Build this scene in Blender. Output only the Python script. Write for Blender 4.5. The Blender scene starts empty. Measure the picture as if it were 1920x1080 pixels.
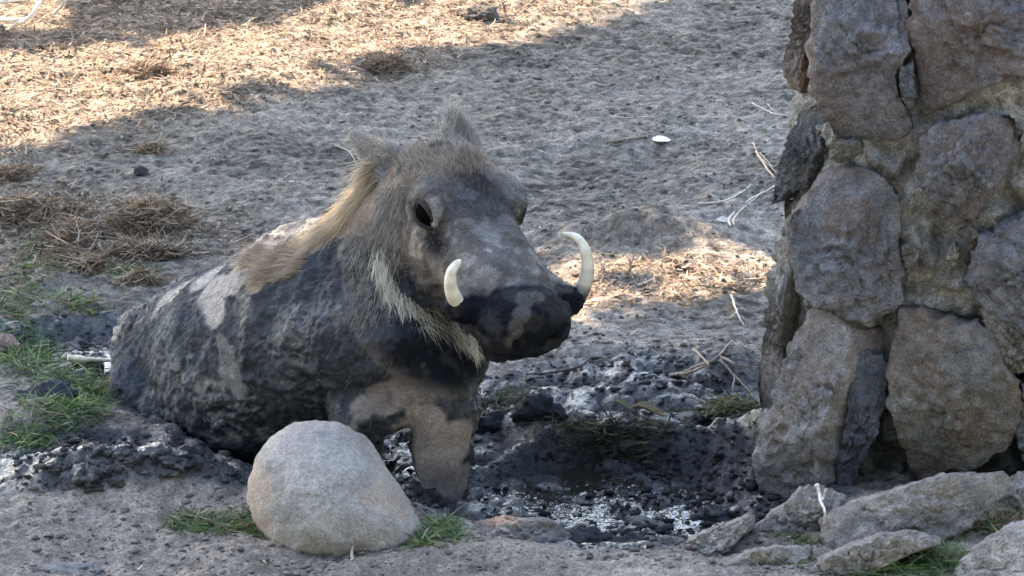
import bpy, math, random
import numpy as np
from mathutils import Vector
from mathutils.bvhtree import BVHTree

R = math.radians
rng = np.random.default_rng(11)
random.seed(11)
scene = bpy.context.scene
col = scene.collection

# ------------------------------------------------------------------ camera
PITCH = R(18.0)
CAM = np.array([0.0, -6.657, 2.463])
FPX = 5947.0                      # focal length in pixels of a 1920 wide frame
cam_data = bpy.data.cameras.new('camera')
cam = bpy.data.objects.new('camera', cam_data)
col.objects.link(cam)
cam.location = CAM
cam.rotation_euler = (R(90) - PITCH, 0, 0)
cam_data.sensor_width = 36.0
cam_data.lens = 36.0 * FPX / 1920.0
cam_data.clip_start = 0.1
cam_data.clip_end = 500.0
scene.camera = cam

# ------------------------------------------------------------------ light
SUN_EL, SUN_AZ = R(42), R(-36)    # azimuth measured from +Y towards +X
SUN = np.array([math.sin(SUN_AZ) * math.cos(SUN_EL), math.cos(SUN_AZ) * math.cos(SUN_EL), math.sin(SUN_EL)])
world = bpy.data.worlds.new('World')
scene.world = world
world.use_nodes = True
wn = world.node_tree
wn.nodes.clear()
sky = wn.nodes.new('ShaderNodeTexSky')
sky.sky_type = 'NISHITA'
sky.sun_disc = False
sky.sun_elevation = SUN_EL
sky.sun_rotation = SUN_AZ
sky.air_density = 1.0
sky.dust_density = 1.0
bg = wn.nodes.new('ShaderNodeBackground')
bg.inputs['Strength'].default_value = 0.15
wo = wn.nodes.new('ShaderNodeOutputWorld')
wn.links.new(sky.outputs[0], bg.inputs[0])
wn.links.new(bg.outputs[0], wo.inputs[0])
sun_data = bpy.data.lights.new('sun', 'SUN')
sun_data.energy = 2.8
sun_data.angle = R(0.45)
sun_data.color = (1.0, 0.87, 0.76)
sun = bpy.data.objects.new('sun', sun_data)
col.objects.link(sun)
sun.location = (-6, 8, 9)
sun.rotation_euler = Vector((SUN[0], SUN[1], SUN[2])).to_track_quat('Z', 'Y').to_euler()
vs = scene.view_settings
vs.view_transform = 'Standard'
vs.look = 'None'
vs.exposure = 3.25
vs.gamma = 1.0
vs.use_white_balance = True          # the camera's shade white balance
vs.white_balance_temperature = 7600
vs.use_curve_mapping = False
scene.cycles.max_bounces = 6
scene.cycles.diffuse_bounces = 3
scene.cycles.glossy_bounces = 3
scene.cycles.transparent_max_bounces = 6
scene.cycles.use_denoising = True

# ------------------------------------------------------------------ helpers
CP, SP = math.cos(PITCH), math.sin(PITCH)
def ray(px, py):
    a, b = (px - 960.0) / FPX, (540.0 - py) / FPX
    return np.array([a, CP + b * SP, -SP + b * CP])
def P(px, py, Y):
    d = ray(px, py)
    return CAM + d * ((Y - CAM[1]) / d[1])
def G(px, py, z=0.0):
    d = ray(px, py)
    return CAM + d * ((z - CAM[2]) / d[2])

def _hash(ix, iy, iz, seed):
    h = (ix.astype(np.int64) * 374761393 + iy.astype(np.int64) * 668265263 + iz.astype(np.int64) * 2147483647 + seed * 1274126177) & 0xffffffff
    h = ((h ^ (h >> 13)) * 1274126177) & 0xffffffff
    h = ((h ^ (h >> 16)) * 2246822519) & 0xffffffff
    return ((h ^ (h >> 15)) & 0xffff) / 65535.0
def vnoise(p, seed=0):
    i = np.floor(p)
    f = p - i
    f = f * f * f * (f * (f * 6 - 15) + 10)
    ix, iy, iz = i[:, 0], i[:, 1], i[:, 2]
    r = 0
    for dx in (0, 1):
        wx = f[:, 0] if dx else 1 - f[:, 0]
        for dy in (0, 1):
            wy = f[:, 1] if dy else 1 - f[:, 1]
            for dz in (0, 1):
                wz = f[:, 2] if dz else 1 - f[:, 2]
                r = r + wx * wy * wz * _hash(ix + dx, iy + dy, iz + dz, seed)
    return r * 2 - 1
ROT = np.array([[0.8, 0.36, -0.48], [-0.6, 0.48, -0.64], [0.0, 0.8, 0.6]])
def fbm(p, freq, octaves=4, gain=0.5, seed=0, ridged=False):
    s, a, q = np.zeros(len(p)), 1.0, p * freq
    for k in range(octaves):
        n = vnoise(q, seed + k)
        s += a * ((1 - 2 * np.abs(n)) if ridged else n)
        a *= gain
        q = q @ ROT.T * 2.03 + 7.3
    return s
def sst(a, b, x):
    t = np.clip((x - a) / (b - a), 0, 1)
    return t * t * (3 - 2 * t)
def norm(v):
    return v / np.maximum(np.linalg.norm(v, axis=-1, keepdims=True), 1e-9)

def mesh_from(name, verts, faces, smooth=True, color=None, attrs=None):
    me = bpy.data.meshes.new(name)
    verts = np.asarray(verts, dtype=np.float32)
    faces = np.asarray(faces, dtype=np.int32)
    n, k = faces.shape
    me.vertices.add(len(verts))
    me.vertices.foreach_set('co', verts.ravel())
    me.loops.add(n * k)
    me.loops.foreach_set('vertex_index', faces.ravel())
    me.polygons.add(n)
    me.polygons.foreach_set('loop_start', np.arange(0, n * k, k, dtype=np.int32))
    me.polygons.foreach_set('loop_total', np.full(n, k, dtype=np.int32))
    me.update(calc_edges=True)
    if smooth:
        me.polygons.foreach_set('use_smooth', np.ones(n, dtype=bool))
    if color is not None:
        a = me.color_attributes.new('Col', 'FLOAT_COLOR', 'POINT')
        c4 = np.ones((len(verts), 4), dtype=np.float32)
        c4[:, :3] = color
        a.data.foreach_set('color', c4.ravel())
    for k_, v in (attrs or {}).items():
        a = me.attributes.new(k_, 'FLOAT', 'POINT')
        a.data.foreach_set('value', np.asarray(v, dtype=np.float32))
    return me
def obj(name, me, m=None, parent=None, loc=None):
    o = bpy.data.objects.new(name, me)
    col.objects.link(o)
    if m is not None and me is not None and not me.materials:
        me.materials.append(m)
    if loc is not None:
        o.location = loc
    if parent is not None:
        o.parent = parent
        o.matrix_parent_inverse.identity()
    return o
def tag(o, label=None, cat=None, group=None, kind=None):
    if label: o['label'] = label
    if cat: o['category'] = cat
    if group: o['group'] = group
    if kind: o['kind'] = kind
    return o
def thing(name, label, cat, loc, group=None):
    return tag(obj(name, None, loc=loc), label, cat, group)

# ------------------------------------------------------------------ materials
def mat(name, base=(0.2, 0.2, 0.2), rough=0.9, use_col=False, var=0.25, nscale=40.0, bump=0.3, bscale=120.0, bdist=0.004,
        wet_attr=None, spec=0.3, translucent=0.0, tint2=None, t2scale=8.0, wet_rough=0.25, speck=0.0, speck_scale=200.0, coat=0.0, wet_spec=0.45, micro=0.0, micro_scale=220.0):
    m = bpy.data.materials.new(name)
    m.use_nodes = True
    nt = m.node_tree
    L = nt.links.new
    bs = nt.nodes['Principled BSDF']
    tc = nt.nodes.new('ShaderNodeTexCoord')
    if use_col:
        a = nt.nodes.new('ShaderNodeAttribute'); a.attribute_name = 'Col'
        c = a.outputs['Color']
    else:
        r = nt.nodes.new('ShaderNodeRGB'); r.outputs[0].default_value = (*base, 1)
        c = r.outputs[0]
    def noise(scale, detail=6.0, rough_=0.6):
        n = nt.nodes.new('ShaderNodeTexNoise')
        n.inputs['Scale'].default_value = scale
        n.inputs['Detail'].default_value = detail
        n.inputs['Roughness'].default_value = rough_
        L(tc.outputs['Object'], n.inputs['Vector'])
        return n.outputs['Fac']
    def remap(s, a0, a1, b0, b1):
        q = nt.nodes.new('ShaderNodeMapRange')
        for i_, v_ in zip((1, 2, 3, 4), (a0, a1, b0, b1)): q.inputs[i_].default_value = v_
        L(s, q.inputs[0])
        return q.outputs[0]
    def mixc(fac, c1, c2, mode='MIX'):
        x = nt.nodes.new('ShaderNodeMix'); x.data_type = 'RGBA'; x.blend_type = mode
        if isinstance(fac, float): x.inputs[0].default_value = fac
        else: L(fac, x.inputs[0])
        for s_, i_ in ((c1, 6), (c2, 7)):
            if isinstance(s_, tuple): x.inputs[i_].default_value = (*s_, 1)
            else: L(s_, x.inputs[i_])
        return x.outputs[2]
    if tint2 is not None:
        c = mixc(remap(noise(t2scale, 5.0), 0.45, 0.62, 0, 1), c, tint2)
    if var > 0:
        g = nt.nodes.new('ShaderNodeCombineColor')
        v = remap(noise(nscale, 8.0, 0.7), 0.3, 0.7, 1 - var, 1 + var)
        for i_ in range(3): L(v, g.inputs[i_])
        c = mixc(1.0, c, g.outputs[0], 'MULTIPLY')
    if micro > 0:
        g2 = nt.nodes.new('ShaderNodeCombineColor')
        v2 = remap(noise(micro_scale, 3.0, 0.75), 0.32, 0.68, 1 - micro, 1 + micro)
        for i_ in range(3): L(v2, g2.inputs[i_])
        c = mixc(1.0, c, g2.outputs[0], 'MULTIPLY')
    if speck > 0:
        c = mixc(remap(noise(speck_scale, 3.0, 0.8), 0.6, 0.72, 0, speck), c, (0.03, 0.03, 0.035))
    L(c, bs.inputs['Base Color'])
    bs.inputs['Specular IOR Level'].default_value = spec
    bs.inputs['Roughness'].default_value = rough
    if wet_attr:
        w = nt.nodes.new('ShaderNodeAttribute'); w.attribute_name = wet_attr
        wf = w.outputs['Fac']
        nz = remap(noise(60.0, 3.0), 0.3, 0.48, 0.0, 1.0)
        mm = nt.nodes.new('ShaderNodeMath'); mm.operation = 'MULTIPLY'
        L(wf, mm.inputs[0]); L(nz, mm.inputs[1])
        L(remap(mm.outputs[0], 0, 1, rough, wet_rough), bs.inputs['Roughness'])
        L(remap(mm.outputs[0], 0, 1, spec, wet_spec), bs.inputs['Specular IOR Level'])
    if coat > 0:
        bs.inputs['Coat Weight'].default_value = coat
        bs.inputs['Coat Roughness'].default_value = 0.15
    if bump > 0:
        b = nt.nodes.new('ShaderNodeBump')
        b.inputs['Strength'].default_value = bump
        b.inputs['Distance'].default_value = bdist
        L(noise(bscale, 8.0, 0.65), b.inputs['Height'])
        L(b.outputs[0], bs.inputs['Normal'])
    if translucent > 0:
        t = nt.nodes.new('ShaderNodeBsdfTranslucent')
        L(c, t.inputs['Color'])
        ms = nt.nodes.new('ShaderNodeMixShader')
        ms.inputs[0].default_value = translucent
        L(bs.outputs[0], ms.inputs[1]); L(t.outputs[0], ms.inputs[2])
        L(ms.outputs[0], nt.nodes['Material Output'].inputs[0])
    return m

M = {}
M['ground'] = mat('trodden_soil', use_col=True, var=0.45, nscale=60, bump=0.9, bscale=75, bdist=0.014, wet_attr='wet', rough=0.95, spec=0.15, wet_rough=0.13, wet_spec=1.0, micro=0.45, micro_scale=170, speck=0.6, speck_scale=95)
M['clod'] = mat('soil_clod', use_col=True, var=0.3, nscale=60, bump=0.6, bscale=150, bdist=0.004, rough=0.95, spec=0.15)
M['strand'] = mat('dry_plant', use_col=True, var=0.0, bump=0, rough=0.8, spec=0.2, translucent=0.25)
M['grass'] = mat('grass_blade', use_col=True, var=0.0, bump=0, rough=0.6, spec=0.3, translucent=0.35)
M['hair'] = mat('bristle', use_col=True, var=0.0, bump=0, rough=0.65, spec=0.3, translucent=0.35)
M['skin'] = mat('muddy_hide', use_col=True, var=0.22, nscale=70, bump=0.7, bscale=110, bdist=0.007, wet_attr='wet', rough=0.85, spec=0.08, wet_rough=0.16, wet_spec=1.0, micro=0.35, micro_scale=240)
M['stone'] = mat('weathered_stone', use_col=True, var=0.42, nscale=45, bump=1.0, bscale=80, bdist=0.014, rough=0.95, spec=0.12, speck=0.55, speck_scale=90, micro=0.42, micro_scale=200)
M['mortar'] = mat('rough_mortar', use_col=True, var=0.35, nscale=50, bump=0.9, bscale=90, bdist=0.012, rough=0.97, spec=0.1, speck=0.6, speck_scale=80, micro=0.5, micro_scale=180)
M['boulder'] = mat('smooth_boulder', use_col=True, var=0.28, nscale=110, bump=0.8, bscale=130, bdist=0.006, rough=0.92, spec=0.15, speck=0.5, speck_scale=160, micro=0.3, micro_scale=260)
M['tusk'] = mat('ivory', use_col=True, var=0.1, nscale=80, bump=0.15, bscale=60, bdist=0.002, rough=0.4, spec=0.5)
M['eye'] = mat('dark_eye', (0.004, 0.0035, 0.0035), rough=0.6, var=0, bump=0, spec=0.0)
M['twig'] = mat('dead_twig', use_col=True, var=0.25, nscale=80, bump=0.3, bscale=150, bdist=0.002, rough=0.9)
M['leaf'] = mat('live_leaf', use_col=True, var=0.15, nscale=20, bump=0, rough=0.5, spec=0.3, translucent=0.45)
M['bark'] = mat('bark', (0.12, 0.09, 0.07), var=0.4, nscale=20, bump=0.8, bscale=30, bdist=0.02)
def water_mat():
    m = bpy.data.materials.new('muddy_water'); m.use_nodes = True
    nt = m.node_tree; bs = nt.nodes['Principled BSDF']
    bs.inputs['Base Color'].default_value = (0.016, 0.017, 0.014, 1)
    bs.inputs['Roughness'].default_value = 0.10
    bs.inputs['Specular IOR Level'].default_value = 0.6
    n = nt.nodes.new('ShaderNodeTexNoise'); n.inputs['Scale'].default_value = 30; n.inputs['Detail'].default_value = 3
    tc = nt.nodes.new('ShaderNodeTexCoord'); nt.links.new(tc.outputs['Object'], n.inputs['Vector'])
    b = nt.nodes.new('ShaderNodeBump'); b.inputs['Strength'].default_value = 0.6; b.inputs['Distance'].default_value = 0.012
    nt.links.new(n.outputs['Fac'], b.inputs['Height']); nt.links.new(b.outputs[0], bs.inputs['Normal'])
    return m
M['water'] = water_mat()

# ------------------------------------------------------------------ ground
def ell(x, y, c, rx, ry, ang=0.0):
    dx, dy = x - c[0], y - c[1]
    ca, sa = math.cos(ang), math.sin(ang)
    return np.sqrt(((dx * ca + dy * sa) / rx) ** 2 + ((-dx * sa + dy * ca) / ry) ** 2)
PIT1, PIT2, PIT3 = np.array([0.19, -0.40]), np.array([-0.42, 0.10]), G(1348, 806, -0.02)
PIT4 = G(150, 640)
HUMP = G(1220, 470)
BANKL = G(170, 880, 0.03)
def fields(x, y):
    """height and wetness of the ground at world x, y"""
    x = np.asarray(x, float); y = np.asarray(y, float)
    p = np.stack([x, y, np.zeros_like(x)], 1)
    w = fbm(p, 2.2, 3, seed=3) * 0.12
    z = 0.03 * fbm(p, 0.9, 3, seed=21) + 0.02 * np.clip(y - 0.5, 0, None)
    d1 = ell(x, y, PIT1, 0.41, 0.355, 0.0) + w * 1.2
    d2 = ell(x, y, PIT2, 0.62, 0.36, -0.75) + w
    d3 = ell(x, y, PIT3, 0.10, 0.045) + w * 1.5
    pit = np.maximum(sst(1.06, 0.86, d1) * (0.04 + 0.050 * sst(-0.74, -0.45, y) - 0.022 * sst(0.08, -0.06, x)), sst(1.1, 0.75, d2) * (0.10 - 0.05 * sst(-0.32, -0.12, x)))
    d4 = ell(x, y, PIT4, 0.24, 0.16, 0.1) + w
    pit = np.maximum(pit, 0.03 * sst(1.1, 0.6, d4))
    z = z * (1 - 0.8 * sst(1.6, 0.9, np.minimum(d1, d2))) - pit - 0.04 * sst(1.2, 0.6, d3)
    # banks, humps
    z += 0.075 * np.exp(-ell(x, y, BANKL, 0.20, 0.13, -0.3) ** 2 * 1.6)
    z += 0.07 * np.exp(-ell(x, y, HUMP, 0.20, 0.10, 0.05) ** 2 * 1.2)
    b = G(330, 905, 0.0); z += 0.06 * np.exp(-ell(x, y, b, 0.12, 0.07) ** 2 * 1.3)
    b = G(60, 790, 0.0); z += 0.05 * np.exp(-ell(x, y, b, 0.13, 0.08) ** 2)
    b = G(1370, 690, 0.0); z += 0.05 * np.exp(-ell(x, y, b, 0.10, 0.08) ** 2)
    b = np.array([0.56, -0.22]); z += 0.09 * np.exp(-ell(x, y, b, 0.14, 0.20) ** 2 * 1.2)
    # wetness
    wet = np.maximum(sst(1.30, 0.98, d1), sst(1.35, 0.95, d2))
    wet = np.maximum(wet, sst(1.8, 0.9, d3) * 0.8)
    b = G(120, 640, 0.0); wet = np.maximum(wet, sst(1.2, 0.5, ell(x, y, b, 0.30, 0.22) + w) * 0.85)
    b = G(200, 865, 0.0); wet = np.maximum(wet, sst(1.2, 0.85, ell(x, y, b, 0.46, 0.20) + w) * 0.92)
    b = G(1150, 760, 0.0); wet = np.maximum(wet, sst(1.2, 0.5, ell(x, y, b, 0.50, 0.30) + w) * 0.86)
    yb = 0.22 * np.exp(-((x - 0.17) / 0.32) ** 4)
    wet = wet * sst(-0.66, -0.5, y + yb + 0.25 * w + 0.04 * np.sin(x * 5))
    # roughness of the surface
    lum = fbm(p, 7.0, 3, seed=5)
    fine = fbm(p, 26.0, 4, gain=0.6, seed=9)
    hoof = fbm(p, 13.0, 3, seed=15, ridged=True)
    z += lum * (0.007 + 0.008 * wet) + fine * (0.0048 - 0.001 * wet) + 0.0018 * fbm(p, 70.0, 2, seed=19) * (1 - 0.6 * wet) - np.clip(hoof - 0.2, 0, 1) * (0.005 + 0.012 * wet)
    return z, wet, d1, d2
def ground_z(x, y):
    return fields(np.atleast_1d(x), np.atleast_1d(y))[0]

# lit areas that the added crown is cut to leave open (outlines on the ground)
def gpoly(pts, z=0.0): return np.array([G(a, b, z)[:2] for a, b in pts])
LIT = [gpoly([(-200, 330), (60, 300), (240, 272), (420, 235), (560, 196), (700, 150), (830, 118), (900, 92), (1010, 80), (1180, 45), (1400, 10), (1560, -30), (1500, -60), (950, -6), (640, 56), (470, 92), (360, 102), (240, 130), (100, 150), (-40, 158), (-220, 190)]),
       gpoly([(-220, 118), (0, 100), (150, 92), (180, 58), (330, 44), (520, 18), (680, -10), (760, -60), (-300, -60)]),
       gpoly([(1050, 606), (1080, 548), (1180, 522), (1300, 505), (1460, 482), (1500, 470), (1500, 555), (1340, 566), (1230, 590), (1130, 612)]),
       gpoly([(1010, 540), (1018, 490), (1060, 480), (1080, 530)])]
def in_poly(pts, poly):
    x, y = pts[:, 0], pts[:, 1]
    ins = np.zeros(len(pts), bool)
    j = len(poly) - 1
    for i in range(len(poly)):
        xi, yi, xj, yj = poly[i][0], poly[i][1], poly[j][0], poly[j][1]
        c = ((yi > y) != (yj > y)) & (x < (xj - xi) * (y - yi) / (yj - yi + 1e-12) + xi)
        ins ^= c
        j = i
    return ins
# where dry litter lies thick
def litter_density(x, y):
    p = np.stack([x, y, np.zeros_like(x)], 1)
    n = fbm(p, 3.0, 3, seed=31) * 0.35
    a = sst(-0.22, 0.25, y - 3.26 - 0.97 * (x + 0.2) + n * 0.6)
    b_ = sst(1.3, 0.6, ell(x, y, G(1270, 550), 0.34, 0.17, 0.2) + n)
    c = 0.8 * sst(1.3, 0.6, ell(x, y, G(110, 450), 0.42, 0.34) + n)
    return np.maximum(np.maximum(a, b_), c)

def build_ground():
    xs = np.concatenate([np.linspace(-60, -6, 12), np.linspace(-5, -2.2, 18), np.linspace(-2.1, 2.1, 520), np.linspace(2.2, 5, 18), np.linspace(6, 60, 12)])
    ys = np.concatenate([np.linspace(-60, -4, 10), np.linspace(-3, -1.2, 14), np.linspace(-1.1, 0.9, 330), np.linspace(0.908, 4.8, 420), np.linspace(4.9, 9, 30), np.linspace(10, 90, 16)])
    X, Y = np.meshgrid(xs, ys)
    x, y = X.ravel(), Y.ravel()
    z, wet, d1, d2 = fields(x, y)
    p = np.stack([x, y, np.zeros_like(x)], 1)
    n1 = fbm(p, 4.0, 4, seed=41)[:, None]
    n2 = fbm(p, 30.0, 3, seed=43)[:, None]
    n3 = np.clip(fbm(p, 55.0, 3, gain=0.7, seed=47), -1, 1)[:, None]
    n0 = fbm(p, 1.6, 3, seed=49)[:, None]
    dry = np.array([0.195, 0.167, 0.141]) * (1 + 0.2 * n0 + 0.25 * n1 + 0.28 * n2 + 0.42 * n3)
    front = sst(-0.42, -0.62, y)[:, None]
    dry = dry * (1 - front) + np.array([0.215, 0.183, 0.155]) * (1 + 0.2 * n1 + 0.2 * n2) * front
    lit = litter_density(x, y)[:, None]
    dry = dry * (1 - 0.6 * lit) + 0.6 * lit * np.array([0.24, 0.18, 0.13]) * (1 + 0.5 * n2 + 0.5 * n3)
    mud = np.array([0.0045, 0.007, 0.0135]) * (1 + 0.3 * n2)
    damp = np.array([0.055, 0.058, 0.064]) * (1 + 0.25 * n2)
    w = wet[:, None]
    c = np.where(w < 0.5, dry + (damp - dry) * (w / 0.5), damp + (mud - damp) * ((w - 0.5) / 0.5))
    nx, ny = len(xs), len(ys)
    idx = np.arange(nx * ny).reshape(ny, nx)
    f = np.stack([idx[:-1, :-1].ravel(), idx[:-1, 1:].ravel(), idx[1:, 1:].ravel(), idx[1:, :-1].ravel()], 1)
    me = mesh_from('ground', np.stack([x, y, z], 1), f, True, np.clip(c, 0.004, 1), {'wet': wet})
    return tag(obj('ground', me, M['ground']), 'trodden grey soil sloping down to a muddy wallow', 'ground', kind='structure')
build_ground()

def puddle(c, rx, ry, z, label):
    n = 48
    t = np.linspace(0, 2 * np.pi, n, endpoint=False)
    r = 1 + 0.12 * np.sin(3 * t + 1) + 0.08 * np.sin(5 * t)
    rings = [0.0, 0.5, 1.0]
    v = [[0, 0, 0]]
    for q in rings[1:]:
        v += [[q * rx * r[i] * math.cos(t[i]), q * ry * r[i] * math.sin(t[i]), 0] for i in range(n)]
    f = [[0, 1 + i, 1 + (i + 1) % n, 1 + (i + 1) % n] for i in range(n)]
    bm = [[1 + i, 1 + n + i, 1 + n + (i + 1) % n, 1 + (i + 1) % n] for i in range(n)]
    me = bpy.data.meshes.new('water')
    me.from_pydata(v, [], [q[:3] for q in f] + bm)
    return tag(obj('water', me, M['water'], loc=(c[0], c[1], z)), label, 'water', kind='structure')
puddle((0.25, -0.30), 0.28, 0.26, -0.0835, 'murky yellowish water lying in the bottom of the wallow')
puddle(PIT3, 0.075, 0.035, -0.020, 'small murky puddle on the ledge beside the stone pillar')
puddle((-0.60, 0.02), 0.45, 0.42, -0.106, 'thin film of muddy water round the sitting warthog')
puddle(PIT4, 0.22, 0.14, -0.036, 'shallow glinting puddle in trampled mud behind the rump')

# ------------------------------------------------------------------ ribbons (hair, straw, grass)
def ribbons(root, direc, length, width, bend, seg=4, side=None, flat_tip=0.05):
    n = len(root)
    length = np.broadcast_to(length, (n,)); width = np.broadcast_to(width, (n,))
    direc = norm(direc)
    if side is None:
        side = np.cross(direc, norm(rng.normal(size=(n, 3))))
    side = norm(side)
    V = np.zeros((n, seg + 1, 2, 3))
    for k in range(seg + 1):
        t = k / seg
        c = root + direc * (length * t)[:, None] + bend * (length * t * t)[:, None]
        w = width * (1 - (1 - flat_tip) * t ** 1.5) * 0.5
        V[:, k, 0] = c - side * w[:, None]
        V[:, k, 1] = c + side * w[:, None]
    b = (np.arange(n) * (seg + 1) * 2)[:, None, None]
    k = (np.arange(seg) * 2)[None, :, None]
    F = b + k + np.array([0, 1, 3, 2])[None, None, :]
    return V.reshape(-1, 3), F.reshape(-1, 4), (seg + 1) * 2
def ribbon_mesh(name, root, direc, length, width, bend, colr, seg=4, side=None, tip=None, flat_tip=0.05):
    v, f, k = ribbons(root, direc, length, width, bend, seg, side, flat_tip)
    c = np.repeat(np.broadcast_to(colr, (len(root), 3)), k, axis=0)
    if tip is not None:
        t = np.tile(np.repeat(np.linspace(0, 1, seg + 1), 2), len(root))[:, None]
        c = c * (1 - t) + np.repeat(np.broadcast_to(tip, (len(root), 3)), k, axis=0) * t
    return mesh_from(name, v, f, True, np.clip(c, 0, 1))

def ico(sub=1):
    import bmesh
    bm = bmesh.new(); bmesh.ops.create_icosphere(bm, subdivisions=sub, radius=1.0)
    v = np.array([q.co[:] for q in bm.verts]); f = np.array([[w.index for w in q.verts] for q in bm.faces])
    bm.free()
    return v, f

# ------------------------------------------------------------------ stones from outlines, with their own depth
def smooth_closed(poly, n):
    poly = np.asarray(poly, float)
    seg = np.linalg.norm(np.roll(poly, -1, 0) - poly, axis=1)
    s = np.concatenate([[0], np.cumsum(seg)])
    q = np.vstack([poly, poly[:1]])
    u = np.linspace(0, s[-1], n * 4, endpoint=False)
    r = np.stack([np.interp(u, s, q[:, i]) for i in range(2)], 1)
    for _ in range(int(n * 0.06)):
        r = 0.5 * r + 0.25 * (np.roll(r, 1, 0) + np.roll(r, -1, 0))
    return r[::4]
def outline_stone(name, out3, outward, h_front, h_back, power=3.0, colour=(0.2, 0.19, 0.18), accent=(0.24, 0.15, 0.10), accent_amt=0.4,
                  seed=0, rough_amp=0.006, lump=0.02, facets=2, wet=0.0, cracks=0.5, tint_edge=0.5):
    """closed stone: its outline ring out3 (n,3), bulging h_front along outward and h_back behind; returns a mesh local to its centre"""
    n = len(out3)
    c = out3.mean(0)
    outward = outward / np.linalg.norm(outward)
    rg = np.random.default_rng(seed + 100)
    rad = np.concatenate([np.linspace(0.06, 0.9, 26), [0.94, 0.97, 0.99, 1.0]])
    rows = []
    size = np.linalg.norm(out3 - c, axis=1).mean()
    for side in (1, -1):
        H = h_front if side > 0 else h_back
        rr = rad if side > 0 else rad[:-1][::-1][::2]
        for r in rr:
            h = H * (1 - r ** power) ** (1 / power)
            rows.append(c + (out3 - c) * r + outward * (side * h))
    nf = len(rad)
    V = np.concatenate(rows)
    top, bot = len(V), len(V) + 1
    V = np.vstack([V, c + outward * h_front, c - outward * h_back])
    # facet planes chip the bulge
    loc = V - c
    hgt = loc @ outward
    e1 = norm(np.cross(outward, [0, 0, 1.0])); e2 = np.cross(e1, outward)
    for _ in range(facets):
        a = rg.uniform(0, 2 * np.pi); tilt = rg.uniform(0.12, 0.6)
        pn = outward + (e1 * math.cos(a) + e2 * math.sin(a)) * tilt
        pn /= np.linalg.norm(pn)
        d0 = h_front * rg.uniform(0.5, 0.8)
        ex = np.clip(loc @ pn - d0, 0, None) * (hgt > 0)
        loc = loc - np.outer(ex * 0.95, outward)
        hgt = loc @ outward
    V = c + loc
    nrm = norm(loc / np.array([1, 1, 1]) + outward * (hgt / max(h_front, 1e-6) * size)[:, None])
    off = np.array([seed * 3.7, seed * 1.3, seed * 5.1])
    d = fbm(V + off, 1.4 / size, 3, seed=seed) * lump + fbm(V + off, 9 / max(size, 0.08), 5, gain=0.58, seed=seed + 7) * rough_amp
    cr = fbm(V + off, 0.9 / size, 3, seed=seed + 17)
    crack = np.exp(-(cr / 0.035) ** 2) * cracks
    d -= crack * 0.008
    V = V + nrm * d[:, None]
    F = []
    nr = len(rows)
    idx = np.arange(nr * n).reshape(nr, n)
    def band(a, b):
        F.extend(np.stack([idx[a], np.roll(idx[a], -1), np.roll(idx[b], -1), idx[b]], 1).tolist())
    for k in range(nr - 1):
        band(k, k + 1)
    tris = [[top, int(np.roll(idx[0], -1)[i]), int(idx[0][i])] for i in range(n)] + [[bot, int(idx[-1][i]), int(np.roll(idx[-1], -1)[i])] for i in range(n)]
    base = np.array(colour) * (1 + 0.22 * fbm(V + off, 3 / size, 4, seed=seed + 3)[:, None])
    ac = sst(0.05, 0.5, fbm(V + off, 1.6 / size, 3, seed=seed + 5))[:, None] * accent_amt
    rim = np.concatenate([np.full(n, r) for r in rad] + [np.full(n * (nr - nf), 1.0)] + [np.zeros(1), np.ones(1)])[:, None]
    ac = np.clip(ac + sst(0.82, 1.0, rim) * tint_edge * accent_amt, 0, 1)
    cc = base * (1 - ac) + np.array(accent) * ac
    cc = cc * (1 - 0.35 * crack[:, None])
    me = bpy.data.meshes.new(name)
    me.from_pydata((V - c).tolist(), [], F + tris)
    me.polygons.foreach_set('use_smooth', np.ones(len(me.polygons), bool))
    a = me.color_attributes.new('Col', 'FLOAT_COLOR', 'POINT')
    c4 = np.ones((len(V), 4), np.float32); c4[:, :3] = np.clip(cc, 0.005, 1)
    a.data.foreach_set('color', c4.ravel())
    me.update()
    return me, c

# ------------------------------------------------------------------ stone pillar
def pillar_y(x, z):
    # front face of the pillar, turning away at its left corner, leaning back a little
    xl = 0.70 + 0.02 * z
    return -0.40 + 0.10 * z + np.clip(xl - x, 0, None) ** 1.6 * 4.5 - 0.05 * sst(0.75, 1.1, x) + np.clip(x - 1.25, 0, None) ** 2 * 1.2
def on_pillar(px, py):
    ys = np.linspace(-0.62, 0.16, 157)
    q = np.array([P(px, py, v) for v in ys])
    g = pillar_y(q[:, 0], q[:, 2]) - ys
    k = np.argmax(g < 0)
    if g[k] >= 0: return q[-1]
    if k == 0: return q[0]
    t = g[k - 1] / (g[k - 1] - g[k])
    return P(px, py, ys[k - 1] + t * (ys[k] - ys[k - 1]))
GREY, BLUE, BROWN, PALE = (0.158, 0.157, 0.168), (0.13, 0.137, 0.152), (0.175, 0.153, 0.142), (0.23, 0.213, 0.205)
RUST = (0.19, 0.12, 0.08)
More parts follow.
